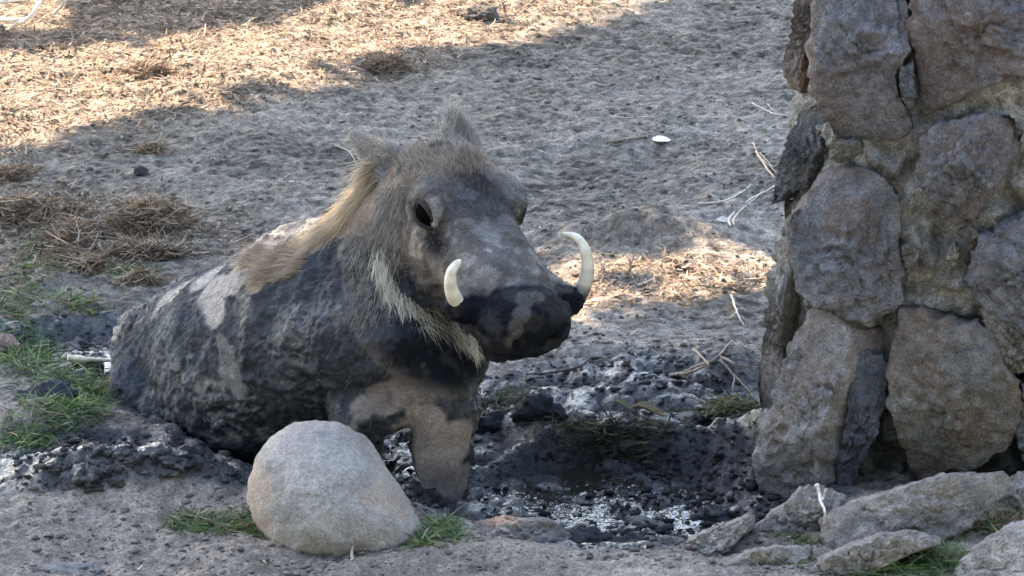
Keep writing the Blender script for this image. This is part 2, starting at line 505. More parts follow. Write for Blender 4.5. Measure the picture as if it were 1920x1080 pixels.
PST = [  # outline in the frame, bulge, power, colour, facets
    ([(1502, -70), (1540, -70), (1536, 0), (1533, 45), (1523, 90), (1521, 147), (1507, 167), (1491, 156), (1482, 124), (1484, 80), (1495, 35)], 0.05, 3, BROWN, RUST, 0.9, 1, 'reddish brown stone on the left edge'),
    ([(1538, -90), (1700, -90), (1702, 45), (1704, 89), (1685, 115), (1674, 138), (1684, 178), (1702, 213), (1713, 242), (1685, 253), (1649, 258), (1613, 256), (1578, 253), (1556, 227), (1542, 196), (1529, 156), (1524, 111), (1527, 58)], 0.075, 4, GREY, RUST, 0.35, 2, None),
    ([(1722, -90), (1711, 40), (1707, 75), (1716, 102), (1720, 147), (1727, 200), (1756, 207), (1791, 191), (1827, 169), (1867, 156), (1925, 133), (1990, 90), (1990, -90)], 0.09, 4, GREY, RUST, 0.45, 3, None),
    ([(1687, 128), (1712, 118), (1716, 180), (1706, 208), (1692, 182)], 0.03, 2.5, BLUE, BROWN, 0.3, 1, None),
    ([(1509, 202), (1529, 204), (1538, 231), (1540, 276), (1529, 311), (1509, 351), (1480, 362), (1452, 380), (1454, 356), (1467, 307), (1480, 258), (1496, 218)], 0.04, 4, BLUE, BROWN, 0.5, 2, None),
    ([(1600, 318), (1640, 329), (1667, 356), (1684, 387), (1688, 430), (1684, 467), (1694, 500), (1699, 525), (1692, 570), (1678, 595), (1631, 597), (1576, 593), (1543, 574), (1530, 551), (1502, 528), (1485, 486), (1482, 444), (1489, 409), (1507, 378), (1533, 342), (1565, 322)], 0.085, 4.5, GREY, (0.17, 0.115, 0.09), 0.6, 1, None),
    ([(1729, 262), (1756, 236), (1791, 227), (1844, 222), (1898, 229), (1909, 253), (1898, 302), (1880, 338), (1844, 378), (1836, 404), (1800, 422), (1764, 404), (1751, 373), (1729, 338), (1727, 293)], 0.075, 4, GREY, (0.16, 0.115, 0.095), 0.5, 3, None),
    ([(1925, 402), (1870, 425), (1840, 442), (1819, 482), (1812, 523), (1830, 556), (1868, 590), (1920, 622), (1990, 636), (1990, 395)], 0.085, 4, GREY, BLUE, 0.5, 2, None),
    ([(1525, 586), (1539, 579), (1562, 596), (1580, 622), (1606, 648), (1598, 700), (1584, 760), (1568, 830), (1556, 935), (1516, 932), (1483, 915), (1474, 875), (1474, 810), (1479, 745), (1490, 685), (1500, 634)], 0.12, 5, PALE, RUST, 0.45, 0, 'tall slanted slab with a reddish top'),
    ([(1600, 655), (1640, 664), (1657, 672), (1662, 699), (1659, 755), (1646, 801), (1614, 857), (1590, 922), (1562, 935), (1576, 830), (1590, 750)], 0.035, 3, (0.085, 0.088, 0.10), BLUE, 0.4, 1, None),  # shaded right face of the slab, its shade put into a dark colour
    ([(1692, 592), (1724, 595), (1770, 604), (1817, 613), (1849, 623), (1866, 662), (1879, 690), (1905, 713), (1903, 755), (1898, 810), (1877, 842), (1840, 866), (1807, 876), (1770, 876), (1762, 905), (1719, 905), (1706, 872), (1687, 801), (1671, 755), (1667, 704), (1673, 653), (1684, 621)], 0.11, 4, (0.155, 0.145, 0.135), RUST, 0.5, 2, None),
    ([(1442, 385), (1458, 395), (1466, 440), (1474, 482), (1482, 523), (1480, 565), (1475, 625), (1473, 699), (1465, 755), (1446, 800), (1430, 774), (1422, 718), (1428, 671), (1442, 616), (1451, 551), (1450, 480), (1444, 430)], 0.035, 3, PALE, (0.2, 0.15, 0.09), 0.5, 1, 'pale narrow slab on the left edge'),
    ([(1562, 270), (1582, 262), (1603, 267), (1600, 290), (1575, 305), (1563, 290)], 0.035, 2.5, (0.15, 0.14, 0.12), BROWN, 0.2, 1, None),
    ([(1843, 565), (1880, 602), (1925, 640), (1990, 652), (1990, 716), (1925, 706), (1886, 685), (1867, 648), (1850, 606)], 0.04, 4, (0.17, 0.155, 0.13), RUST, 0.35, 1, None),
    ([(1915, 722), (1990, 722), (1990, 900), (1930, 890), (1908, 820)], 0.05, 3.5, BLUE, BROWN, 0.3, 1, None),
    ([(1690, 462), (1706, 462), (1722, 472), (1717, 500), (1703, 512), (1694, 490)], 0.03, 2.5, BROWN, RUST, 0.5, 1, None),
    ([(1842, 445), (1826, 470), (1812, 452), (1800, 446), (1796, 432), (1822, 425)], 0.035, 2.5, (0.14, 0.12, 0.1), RUST, 0.3, 1, None),
    ([(1790, 455), (1800, 470), (1790, 500), (1778, 492), (1776, 468)], 0.03, 2.5, (0.23, 0.21, 0.16), RUST, 0.15, 1, None),
]
pillar = thing('stone_pillar', 'thick pillar of large rough fieldstones set in crumbling pale mortar', 'pillar', (1.0, -0.2, 0.0))
PLOC = np.array([1.0, -0.2, 0.0])
def build_pillar():
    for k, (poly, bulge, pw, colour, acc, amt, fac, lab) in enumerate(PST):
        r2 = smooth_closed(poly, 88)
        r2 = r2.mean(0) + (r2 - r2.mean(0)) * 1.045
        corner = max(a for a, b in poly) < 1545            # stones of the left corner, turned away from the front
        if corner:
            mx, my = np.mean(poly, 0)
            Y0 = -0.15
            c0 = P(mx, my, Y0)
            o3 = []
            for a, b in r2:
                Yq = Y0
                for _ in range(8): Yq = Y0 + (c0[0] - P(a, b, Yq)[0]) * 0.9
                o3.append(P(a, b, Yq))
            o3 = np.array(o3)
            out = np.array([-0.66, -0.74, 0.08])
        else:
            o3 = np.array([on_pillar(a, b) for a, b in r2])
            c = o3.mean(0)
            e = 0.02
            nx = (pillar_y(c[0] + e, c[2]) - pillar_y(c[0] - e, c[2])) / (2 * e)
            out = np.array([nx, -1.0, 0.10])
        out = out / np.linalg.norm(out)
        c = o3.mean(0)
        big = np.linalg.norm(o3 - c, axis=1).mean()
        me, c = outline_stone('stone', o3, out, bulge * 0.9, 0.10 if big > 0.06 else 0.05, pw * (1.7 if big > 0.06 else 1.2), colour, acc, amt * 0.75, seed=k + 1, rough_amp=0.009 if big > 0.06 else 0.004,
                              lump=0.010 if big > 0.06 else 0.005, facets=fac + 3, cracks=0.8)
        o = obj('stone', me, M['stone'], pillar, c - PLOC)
        if lab: o['label'] = lab
    # mortar core: the pillar's own body, lumpy, set back behind the stones
    nu, nv = 300, 260
    # section path: front face, then round the right, back and left sides
    zz = np.linspace(-0.25, 1.55, nv)
    xs = np.concatenate([np.linspace(0.50, 1.75, 240)])
    X, Z = np.meshgrid(xs, zz)
    # left silhouette leans outwards towards the foot
    lean = 0.075 * (1.0 - np.clip(Z, 0, 1.2))
    x0 = 0.598 - lean
    X = x0 + (X - 0.50) * ((1.75 - x0) / 1.25)
    Y = pillar_y(X, Z)
    Yb = np.minimum(Y, 0.06)
    p = np.stack([X.ravel(), Yb.ravel(), Z.ravel()], 1)
    d = 0.018 * fbm(p, 5, 3, seed=61) + 0.019 * fbm(p, 20, 4, gain=0.65, seed=63) - 0.022 * np.clip(fbm(p, 11, 3, seed=65, ridged=True), 0, 1)
    n = norm(np.stack([-np.clip(0.78 - p[:, 0], 0, 0.3) * 4, -np.ones(len(p)), np.zeros(len(p))], 1))
    recess = 0.052
    q = p + n * (d - recess)[:, None]
    m1 = fbm(p, 3.2, 3, seed=67)[:, None]; m2 = fbm(p, 30, 3, seed=68)[:, None]
    c = np.array([0.28, 0.27, 0.252]) * (1 + 0.25 * m1 + 0.4 * m2)
    moss = sst(0.15, 0.5, fbm(p, 6, 3, seed=69))[:, None]
    c = c * (1 - 0.3 * moss) + np.array([0.14, 0.135, 0.10]) * 0.3 * moss
    low = sst(0.42, 0.12, p[:, 2] + 0.05 * m1[:, 0])[:, None]
    c = c * (1 - low) + np.array([0.085, 0.082, 0.075]) * (1 + 0.3 * m2) * low        # darker towards the foot
    nxx = X.shape[1]
    idx = np.arange(nv * nxx).reshape(nv, nxx)
    f = np.stack([idx[:-1, :-1].ravel(), idx[:-1, 1:].ravel(), idx[1:, 1:].ravel(), idx[1:, :-1].ravel()], 1)
    # back sheet closes the body
    back = q.copy(); back[:, 1] = 0.50 + 0.02 * m1[:, 0]; back[:, 0] = 0.84 + (back[:, 0] - 0.6) * 0.8
    nb = len(q)
    fb = f[:, ::-1] + nb
    edge = []
    for a, b in ((idx[:, -1], 1), (idx[0], 1), (idx[-1], 0)):
        e = np.stack([a[:-1], a[1:], a[1:] + nb, a[:-1] + nb], 1)
        edge.append(e[:, ::-1] if b == 0 else e)
    # left side sheet from the front corner to the back corner
    ns = 60
    e0, e1 = q[idx[:, 0]].copy(), back[idx[:, 0]]
    tt = np.linspace(0, 1, ns)
    sd = e0[:, None] * (1 - tt)[None, :, None] + e1[:, None] * tt[None, :, None]
    sd[..., 0] -= (0.06 * np.sin(np.pi * np.minimum(tt * 1.15, 1)) ** 0.8)[None]
    sp = sd.reshape(-1, 3)
    sdis = 0.02 * fbm(sp, 6, 3, seed=62) + 0.016 * fbm(sp, 20, 4, gain=0.65, seed=64) - 0.02 * np.clip(fbm(sp, 10, 3, seed=66, ridged=True), 0, 1)
    win = np.tile(sst(0, 0.08, tt) * sst(1, 0.92, tt), nv)
    sp = sp + np.stack([-sdis * win, 0 * sdis, 0 * sdis], 1)
    si = np.arange(nv * ns).reshape(nv, ns) + 2 * nb
    edge.append(np.stack([si[:-1, 1:].ravel(), si[:-1, :-1].ravel(), si[1:, :-1].ravel(), si[1:, 1:].ravel()], 1))
    F = np.vstack([f, fb] + edge)
    V = np.vstack([q, back, sp]) - PLOC
    sc_ = np.array([0.20, 0.19, 0.175]) * (1 + 0.3 * fbm(sp, 25, 3, seed=70))[:, None]
    c = np.vstack([c, c, sc_])
    obj('mortar', mesh_from('mortar', V, F, True, np.clip(c, 0.01, 1)), M['mortar'], pillar, (0, 0, 0))
build_pillar()

# ------------------------------------------------------------------ rocks on the ground
def ground_rock(name, poly, bury, hf, hb, power, colour, accent, amt, seed, label, cat='rock', tilt=0.55, lump=0.02, rough_amp=0.006, facets=2, m='stone', cracks=0.6, group=None, n=96):
    r2 = smooth_closed(poly, n)
    lowy = max(b for a, b in poly)
    Y = float(G(960, lowy - (bury if bury > 1 else 22), 0.0)[1]) + hf * 0.55
    o3 = np.array([P(a, b, Y) for a, b in r2])
    # the outline ring leans back like the rock's own top edge
    zc = o3[:, 2].mean()
    for k in range(len(o3)):
        a, b = r2[k]
        yy = Y + (o3[k, 2] - zc) * tilt
        o3[k] = P(a, b, yy)
    out = np.array([0, -1.0, 0.45])
    me, c = outline_stone(name, o3, out, hf, hb, power, colour, accent, amt, seed=seed, lump=lump, rough_amp=rough_amp, facets=facets, cracks=cracks, tint_edge=0.2)
    return tag(obj(name, me, M[m], loc=c), label, cat, group)
BCOL = (0.255, 0.237, 0.222)
ground_rock('boulder', [(462, 935), (464, 895), (482, 850), (508, 814), (545, 792), (590, 784), (640, 793), (682, 820), (715, 862), (750, 905), (785, 960), (806, 1003), (800, 1040), (740, 1068), (640, 1072), (550, 1055), (500, 1010), (472, 970)],
            46, 0.155, 0.17, 2.1, BCOL, (0.30, 0.21, 0.15), 0.45, 41, 'large smooth pale rounded boulder lying in front of the warthog', 'boulder', lump=0.008, rough_amp=0.003, facets=0, m='boulder', cracks=0.15, n=120)
RC = (0.29, 0.258, 0.235)
RK = [
    ([(1535, 1005), (1545, 968), (1600, 940), (1680, 908), (1770, 888), (1850, 884), (1895, 882), (1903, 902), (1885, 935), (1835, 965), (1800, 1000), (1700, 1035), (1600, 1050), (1548, 1045)], -0.62, 0.10, 0.10, 3.0, 'long flat brown rock with a stepped top below the stone pillar'),
    ([(1410, 1010), (1418, 985), (1445, 958), (1500, 925), (1530, 911), (1560, 922), (1592, 938), (1570, 965), (1545, 985), (1540, 1020), (1480, 1030), (1425, 1030)], -0.60, 0.07, 0.07, 4.0, 'pointed angular rock with a pale upper edge, a root hanging over it'),
    ([(1232, 1048), (1250, 1028), (1300, 1005), (1350, 982), (1395, 968), (1415, 975), (1412, 992), (1370, 1030), (1320, 1060), (1260, 1066)], -0.66, 0.06, 0.08, 3.0, 'reddish brown slab sloping down into the mud'),
    ([(1500, 1090), (1530, 1052), (1580, 1022), (1640, 1002), (1700, 995), (1755, 1008), (1762, 1022), (1700, 1042), (1640, 1075), (1600, 1100), (1540, 1110)], -0.78, 0.07, 0.09, 2.6, 'smooth arched grey rock with green grass growing along its foot'),
    ([(1165, 1085), (1200, 1066), (1260, 1057), (1320, 1060), (1375, 1078), (1380, 1110), (1180, 1115)], -0.86, 0.07, 0.09, 2.5, 'low pale rock half sunk in the bare foreground soil'),
    ([(868, 1000), (890, 978), (940, 967), (1000, 968), (1050, 984), (1078, 1004), (1060, 1026), (1000, 1040), (920, 1040), (880, 1024)], -0.62, 0.06, 0.08, 2.5, 'low rounded brown rock at the edge of the wallow by the boulder'),
    ([(852, 1022), (870, 1006), (910, 1010), (948, 1020), (946, 1040), (915, 1056), (870, 1050)], -0.70, 0.035, 0.05, 3.5, 'small blocky pale stone against the low rounded brown rock'),
    ([(1770, 1095), (1800, 1050), (1840, 1015), (1890, 985), (1960, 960), (1990, 1000), (1990, 1100), (1880, 1115)], -0.84, 0.08, 0.10, 3.0, 'sloping grey brown rock flanked by dry yellow grass'),
    ([(1885, 925), (1900, 895), (1940, 880), (1985, 890), (1985, 965), (1930, 975), (1895, 955)], -0.60, 0.07, 0.07, 2.6, 'pale rounded rock butting against the end of the long flat rock'),
    ([(1360, 1062), (1400, 1032), (1460, 1020), (1520, 1020), (1530, 1040), (1480, 1075), (1410, 1100), (1365, 1095)], -0.76, 0.05, 0.08, 3.0, 'flat dull brown rock between the reddish slab and the arched rock'),
    ([(1640, 1085), (1655, 1070), (1690, 1067), (1715, 1078), (1710, 1100), (1660, 1105)], -0.88, 0.03, 0.04, 2.3, 'small round pebble nestled in the green foreground grass'),
    ([(990, 1075), (1010, 1062), (1045, 1058), (1070, 1066), (1065, 1085), (1020, 1090)], -0.80, 0.03, 0.04, 3.0, 'little flat stone on bare soil below the wallow rim'),
    ([(1430, 1062), (1470, 1050), (1510, 1060), (1505, 1090), (1450, 1100)], -0.84, 0.04, 0.05, 2.6, 'low grey stone with a grass tuft growing over its end'),
]
for k, (poly, Y, hf, hb, pw, lab) in enumerate(RK):
    cc = np.array(RC) * (0.85 + 0.3 * ((k * 7) % 5) / 5)
    acc = (0.25, 0.15, 0.11) if k in (2, 5) else (0.26, 0.22, 0.18)
    ground_rock('rock', poly, Y, hf, hb, pw, tuple(cc), acc, 0.5, 60 + k, lab, lump=0.012, rough_amp=0.006 if k in (0, 1, 2, 3) else 0.004, facets=3 if pw > 2.7 else 1)

# ------------------------------------------------------------------ warthog: one implicit surface, meshed
E0 = P(876, 380, -0.27)                                   # midway between the eyes
HD = norm(np.array([0.382, -0.756, -0.532]))              # muzzle direction
HL = np.array([0.85, 0.50, -0.12]); HL = norm(HL - HD * (HL @ HD))
HU = np.cross(HD, HL)
HM = np.stack([HD, HL, HU], 1)
def H(f, l, u): return E0 + HM @ np.array([f, l, u])
AXES_W = np.eye(3)
prims = []
def cap(a, b, ra, rb, k=0.05, op='+'): prims.append(('c', np.asarray(a, float), np.asarray(b, float), ra, rb, k, op))
def elp(c, rad, k=0.04, axes=AXES_W, op='+'): prims.append(('e', np.asarray(c, float), np.asarray(rad, float), axes, None, k, op))
# barrel, rump, chest
bp = [(P(300, 668, 0.34), 0.100), (P(395, 655, 0.22), 0.160), (P(470, 672, 0.08), 0.205), (P(590, 618, -0.02), 0.212), (P(710, 610, -0.13), 0.195)]
for (a, ra), (b, rb) in zip(bp[:-1], bp[1:]): cap(a, b, ra, rb, 0.06)
elp(P(505, 735, 0.02), (0.20, 0.16, 0.155), 0.08)                         # belly sag
cap(P(720, 620, -0.13), P(835, 660, -0.20), 0.16, 0.095, 0.07)            # brisket
cap(P(640, 600, -0.16), P(735, 640, -0.26), 0.13, 0.10, 0.06)             # shoulder blade
elp(P(600, 520, -0.02), (0.13, 0.13, 0.09), 0.06)                         # withers
# haunch and thigh, only lightly blended so that a crease stays
cap(P(292, 650, 0.30), P(282, 730, 0.18), 0.098, 0.088, 0.022)
cap(P(282, 735, 0.18), P(345, 815, 0.02), 0.075, 0.055, 0.03)
# neck
cap(P(680, 535, -0.09), P(770, 425, -0.15), 0.155, 0.125, 0.07)
cap(P(770, 425, -0.15), H(-0.08, 0, -0.03), 0.12, 0.10, 0.05)
cap(P(720, 590, -0.16), H(-0.05, 0, -0.13), 0.14, 0.09, 0.06)             # throat
# forelegs
cap(P(800, 690, -0.25), P(835, 770, -0.28), 0.085, 0.068, 0.05)
cap(P(832, 770, -0.28), P(828, 850, -0.28), 0.066, 0.058, 0.03)
cap(P(828, 850, -0.28), P(840, 985, -0.29), 0.056, 0.042, 0.03)
cap(P(820, 716, -0.29), P(676, 775, -0.27), 0.058, 0.062, 0.028)          # folded upper arm
cap(P(676, 775, -0.27), P(670, 900, -0.12), 0.06, 0.04, 0.03)
# head
def eh(c, rad, k=0.03, op='+'): elp(H(*c), rad, k, HM, op)
eh((-0.06, 0, -0.035), (0.125, 0.112, 0.085))
eh((-0.10, 0, -0.085), (0.10, 0.105, 0.11))
for s in (-1, 1):
    eh((-0.002, s * 0.097, 0.016), (0.058, 0.030, 0.034), 0.026)          # brow
    eh((0.045, s * 0.092, -0.055), (0.055, 0.032, 0.036), 0.02)          # pouch under the eye
    eh((0.02, s * 0.070, -0.125), (0.115, 0.052, 0.10), 0.04)             # jowl
    eh((0.115, s * 0.078, -0.055), (0.07, 0.030, 0.036), 0.035)           # cheek swelling
    cap(H(0.20, s * 0.06, -0.03), H(0.275, s * 0.122, -0.020), 0.048, 0.026, 0.035)   # tusk sheath
    eh((0.25, s * 0.05, -0.05), (0.085, 0.04, 0.05), 0.03)                # lip
cap(H(0.24, -0.085, -0.025), P(860, 571, H(0.262, -0.112, -0.022)[1] - 0.015), 0.042, 0.023, 0.03)
cap(H(0.25, 0.085, -0.02), P(1078, 562, H(0.262, 0.112, -0.018)[1] + 0.01), 0.040, 0.022, 0.03)
cap(H(0.00, 0, -0.045), H(0.30, 0, -0.012), 0.088, 0.066, 0.04)
eh((0.16, 0, -0.025), (0.16, 0.088, 0.066), 0.04)
eh((0.325, 0, -0.014), (0.048, 0.106, 0.074), 0.03)                      # snout flare
eh((0.358, 0, -0.016), (0.020, 0.094, 0.070), 0.022)                      # snout disc rim
cap(H(-0.02, 0, -0.17), H(0.285, 0, -0.112), 0.066, 0.044, 0.035)          # lower jaw
for s in (-1, 1):
    cap(H(0.368, s * 0.034, -0.014), H(0.40, s * 0.040, -0.018), 0.015, 0.020, 0.006, '-')   # nostril
    eh((0.030, s * 0.132, 0.002), (0.036, 0.030, 0.025), 0.010, '-')      # eye socket
    cap(H(0.04, s * 0.118, -0.006), H(0.10, s * 0.098, -0.022), 0.008, 0.006, 0.014, '-')    # tear groove
for s in (-1, 1): cap(H(0.10, s * 0.14, -0.092), H(0.33, s * 0.10, -0.082), 0.005, 0.005, 0.012, '-')
for s in (-1,):                                                           # arched folds over and under the eye
    for rad_, th, a0, a1, op_ in ((0.045, 0.0065, 0.12, 0.95, '+'), (0.044, 0.0035, 1.15, 1.75, '-'), (0.060, 0.004, 1.2, 1.7, '-'), (0.052, 0.006, 1.15, 1.75, '+')):
        an = np.linspace(a0, a1, 6) * np.pi
        pt = [H(0.022 + math.cos(q) * rad_ * 1.15, s * (0.122 - (0.022 if math.sin(q) > 0 else 0.006) * abs(math.sin(q)) - 0.10 * max(0, rad_ - 0.04)), -0.004 + math.sin(q) * rad_ * 0.85) for q in an]
        for u_, v_ in zip(pt[:-1], pt[1:]): cap(u_, v_, th, th, 0.012, op_)
# hollow down the middle of the face
eh((0.13, 0, 0.068), (0.12, 0.045, 0.028), 0.03, '-')
for s in (-1, 1):
    cap(H(0.03, s * 0.125, -0.030), H(0.075, s * 0.118, -0.040), 0.005, 0.004, 0.008, '-')
# ears: flattened leaf shapes
def ear(base, tip, face, wid):
    d = tip - base; L = np.linalg.norm(d); d = d / L
    n = norm(face - d * (face @ d)); s = np.cross(n, d)
    ax = np.stack([d, s, n], 1)
    elp(base + d * L * 0.16, (L * 0.34, wid * 1.05, 0.020), 0.022, ax)
    elp(base + d * L * 0.45, (L * 0.34, wid * 0.80, 0.014), 0.020, ax)
    elp(base + d * L * 0.76, (L * 0.30, wid * 0.40, 0.010), 0.016, ax)
    elp(base + d * L * 0.42 + n * 0.020, (L * 0.36, wid * 0.42, 0.012), 0.012, ax, '-')
    return ax
EB1, ET1 = P(748, 332, -0.19), P(664, 252, -0.12)
EB2, ET2 = P(872, 295, -0.17), P(848, 212, -0.12)
ear(EB1, ET1, np.array([0.1, -0.95, 0.35]), 0.048)
ear(EB2, ET2, np.array([0.5, -0.9, 0.2]), 0.040)

def prim_d(pr, p):
    t, a, b, c, d, k, op = pr
    if t == 'c':
        ab = b - a
        h = np.clip(((p - a) @ ab) / (ab @ ab), 0, 1)
        return np.linalg.norm(p - a - h[:, None] * ab, axis=1) - (c + (d - c) * h)
    lp = (p - a) @ c
    k0 = np.linalg.norm(lp / b, axis=1)
    return k0 * (k0 - 1.0) / np.maximum(np.linalg.norm(lp / (b * b), axis=1), 1e-6)
def sdf(p, use=None):
    D = np.full(len(p), 10.0)
    for pi, pr in enumerate(prims):
        if use is not None and not use[pi]: continue
        k, op = pr[5], pr[6]
        q = prim_d(pr, p)
        if op == '+':
            h = np.clip(0.5 + 0.5 * (D - q) / k, 0, 1)
            D = D * (1 - h) + q * h - k * h * (1 - h)
        else:
            h = np.clip(0.5 - 0.5 * (D + q) / k, 0, 1)
            D = D * (1 - h) - q * h + k * h * (1 - h)
    return D

def mesh_sdf(lo, hi, vox):
    B = 14
    nb = np.ceil((hi - lo) / (vox * B)).astype(int)
    N = nb * B + 1
    bc = np.stack(np.meshgrid(*[np.arange(n) for n in nb], indexing='ij'), -1).reshape(-1, 3)
    ctr = lo + (bc + 0.5) * B * vox
    dc = sdf(ctr)
    Q = np.stack([prim_d(pr, ctr) for pr in prims], 0)
    half = B * vox * 0.87
    lim = np.array([1.7 * half + 2 * pr[5] + 0.02 for pr in prims])
    vol = np.ones(tuple(N), np.float32)
    far = B * vox * 0.87 + 0.035
    loc = np.stack(np.meshgrid(*[np.arange(B + 1)] * 3, indexing='ij'), -1).reshape(-1, 3)
    for i, b in enumerate(bc):
        s = tuple(slice(b[k] * B, b[k] * B + B + 1) for k in range(3))
        if abs(dc[i]) < far: continue
        if dc[i] < 0: vol[s] = -1
    for i, b in enumerate(bc):
        if abs(dc[i]) >= far: continue
        s = tuple(slice(b[k] * B, b[k] * B + B + 1) for k in range(3))
        vol[s] = sdf(lo + (b * B + loc) * vox, Q[:, i] < lim + max(dc[i], 0)).reshape(B + 1, B + 1, B + 1)
    ins = vol < 0
    cells = [ins[i:N[0] - 1 + i, j:N[1] - 1 + j, k:N[2] - 1 + k] for i in (0, 1) for j in (0, 1) for k in (0, 1)]
    cnt = sum(c.astype(np.int8) for c in cells)
    act = np.argwhere((cnt > 0) & (cnt < 8))
    vid = np.full(tuple(N - 1), -1, np.int64)
    vid[act[:, 0], act[:, 1], act[:, 2]] = np.arange(len(act))
    acc = np.zeros((len(act), 3)); num = np.zeros(len(act))
    cor = [(i, j, k) for i in (0, 1) for j in (0, 1) for k in (0, 1)]
    val = np.stack([vol[act[:, 0] + i, act[:, 1] + j, act[:, 2] + k] for i, j, k in cor], 1)
    for a in range(8):
        for b in range(a + 1, 8):
            ca, cb = np.array(cor[a]), np.array(cor[b])
            if np.abs(ca - cb).sum() != 1: continue
            va, vb = val[:, a], val[:, b]
            x = (va < 0) != (vb < 0)
            t = np.where(x, va / np.where(x, va - vb, 1), 0)
            acc += np.where(x[:, None], ca + (cb - ca) * t[:, None], 0)
            num += x
    V = lo + (act + acc / num[:, None]) * vox
    F = []
    for ax in range(3):
        o = [k for k in range(3) if k != ax]
        s0 = [slice(0, N[k]) for k in range(3)]; s1 = list(s0)
        s0[ax] = slice(0, N[ax] - 1); s1[ax] = slice(1, N[ax])
        A, Bv = ins[tuple(s0)], ins[tuple(s1)]
        e = np.argwhere(A != Bv)
        e = e[(e[:, o[0]] > 0) & (e[:, o[1]] > 0) & (e[:, o[0]] < N[o[0]] - 1) & (e[:, o[1]] < N[o[1]] - 1)]
        flip = A[e[:, 0], e[:, 1], e[:, 2]]
        q = []
        for da, db in ((1, 1), (0, 1), (0, 0), (1, 0)):
            c = e.copy(); c[:, o[0]] -= da; c[:, o[1]] -= db
            q.append(vid[c[:, 0], c[:, 1], c[:, 2]])
        q = np.stack(q, 1)
        if ax == 1: flip = ~flip
        q = np.where(flip[:, None], q, q[:, ::-1])
        F.append(q)
    return V, np.vstack(F)

VOX = 0.0048
bv, bf = mesh_sdf(np.array([-1.0, -0.75, -0.30]), np.array([0.42, 0.58, 0.98]), VOX)
fn = np.cross(bv[bf[:, 2]] - bv[bf[:, 0]], bv[bf[:, 3]] - bv[bf[:, 1]])
bn = np.zeros_like(bv)
for k in range(4): np.add.at(bn, bf[:, k], fn)
bn = norm(bn)
bvh = BVHTree.FromPolygons(bv.tolist(), bf.tolist())
def S(px, py):
    d = ray(px, py); d = d / np.linalg.norm(d)
    hit = bvh.ray_cast(Vector(CAM), Vector(d))[0]
    return np.array(hit) if hit is not None else None
def spots(lst):
    """sum of soft 3-D blobs on the hide: (frame x, frame y, radius in m)"""
    m = np.zeros(len(bv))
    for px, py, r in lst:
        c = S(px, py)
        if c is None: continue
        m = np.maximum(m, sst(1.25, 0.6, np.linalg.norm(bv - c, axis=1) / r + 0.0))
    return m
headlocal = (bv - E0) @ HM
hf, hl, hu = headlocal.T
nz = fbm(bv, 9, 4, seed=71); nf = fbm(bv, 38, 3, seed=73); nb_ = fbm(bv, 90, 2, seed=75)
ishead = sst(-0.16, -0.06, hf) * sst(0.36, 0.26, np.linalg.norm(headlocal - np.array([0.12, 0, -0.05]), axis=1))
# --- clean areas
tanp = spots([(385, 520, 0.05), (400, 550, 0.055), (405, 585, 0.04), (440, 520, 0.06), (480, 490, 0.07), (520, 490, 0.05), (340, 540, 0.05), (310, 560, 0.035)])
ginger = spots([(510, 500, 0.05), (545, 480, 0.05), (580, 455, 0.055), (615, 425, 0.06), (650, 400, 0.07), (690, 370, 0.07), (700, 330, 0.06), (480, 525, 0.04)])
flank = spots([(430, 690, 0.035), (425, 665, 0.03), (445, 720, 0.03), (415, 640, 0.02)])
pink2 = spots([(720, 745, 0.045), (760, 735, 0.045), (800, 725, 0.035), (680, 762, 0.03)])
pink = spots([(835, 945, 0.045), (805, 900, 0.04), (865, 900, 0.04), (790, 820, 0.06), (820, 860, 0.065), (840, 910, 0.06), (800, 790, 0.05), (850, 830, 0.06), (815, 690, 0.022), (830, 930, 0.05)])
neckgrey = spots([(690, 450, 0.06), (680, 510, 0.055), (690, 560, 0.05), (715, 610, 0.03), (650, 470, 0.035), (720, 540, 0.05), (700, 590, 0.03)])
brush = 0.65 * nz + 0.55 * nf + 0.3 * nb_
mud = np.ones(len(bv)) * 0.92
mud -= 1.5 * sst(0.25, 0.9, tanp + 0.5 * brush) + 1.3 * sst(0.35, 0.75, ginger + 0.4 * brush) + 0.55 * sst(0.3, 1.1, flank + 0.8 * brush)
mud -= 0.62 * sst(0.15, 1.0, pink2 + 0.5 * brush)
skin_pink = np.maximum(pink, pink2)
mud -= 1.2 * sst(0.25, 1.0, pink + 0.3 * brush) + 0.9 * sst(0.35, 0.8, neckgrey + 0.6 * brush)
earm = np.maximum(sst(1.0, 0.7, np.linalg.norm(bv - (EB1 * 0.45 + ET1 * 0.55), axis=1) / 0.10), sst(1.0, 0.7, np.linalg.norm(bv - (EB2 * 0.45 + ET2 * 0.55), axis=1) / 0.085))
mud = np.where(ishead > 0.5, -0.2, mud) - 1.5 * earm
# --- mud on the snout and tusk sheaths
snout = sst(0.235, 0.285, hf + 0.03 * brush - 0.35 * (hu - 0.02)) * ishead
snout = np.maximum(snout * sst(0.10, 0.06, hu + 0.01 * brush), ishead * sst(0.12, 0.22, hf + 0.03 * brush) * sst(-0.05, -0.085, hu + 0.01 * brush))
underj = ishead * sst(-0.14, -0.19, hu - 0.25 * hf + 0.03 * brush)
mud = np.clip(np.maximum(mud, np.maximum(snout * 1.1, underj)), 0, 1)
foot = sst(-0.055, -0.09, bv[:, 2] + 0.012 * brush) * sst(-0.35, -0.3, bv[:, 0]) + sst(0.02, -0.03, bv[:, 2]) * sst(-0.3, -0.35, bv[:, 0])
mud = np.maximum(mud, foot)
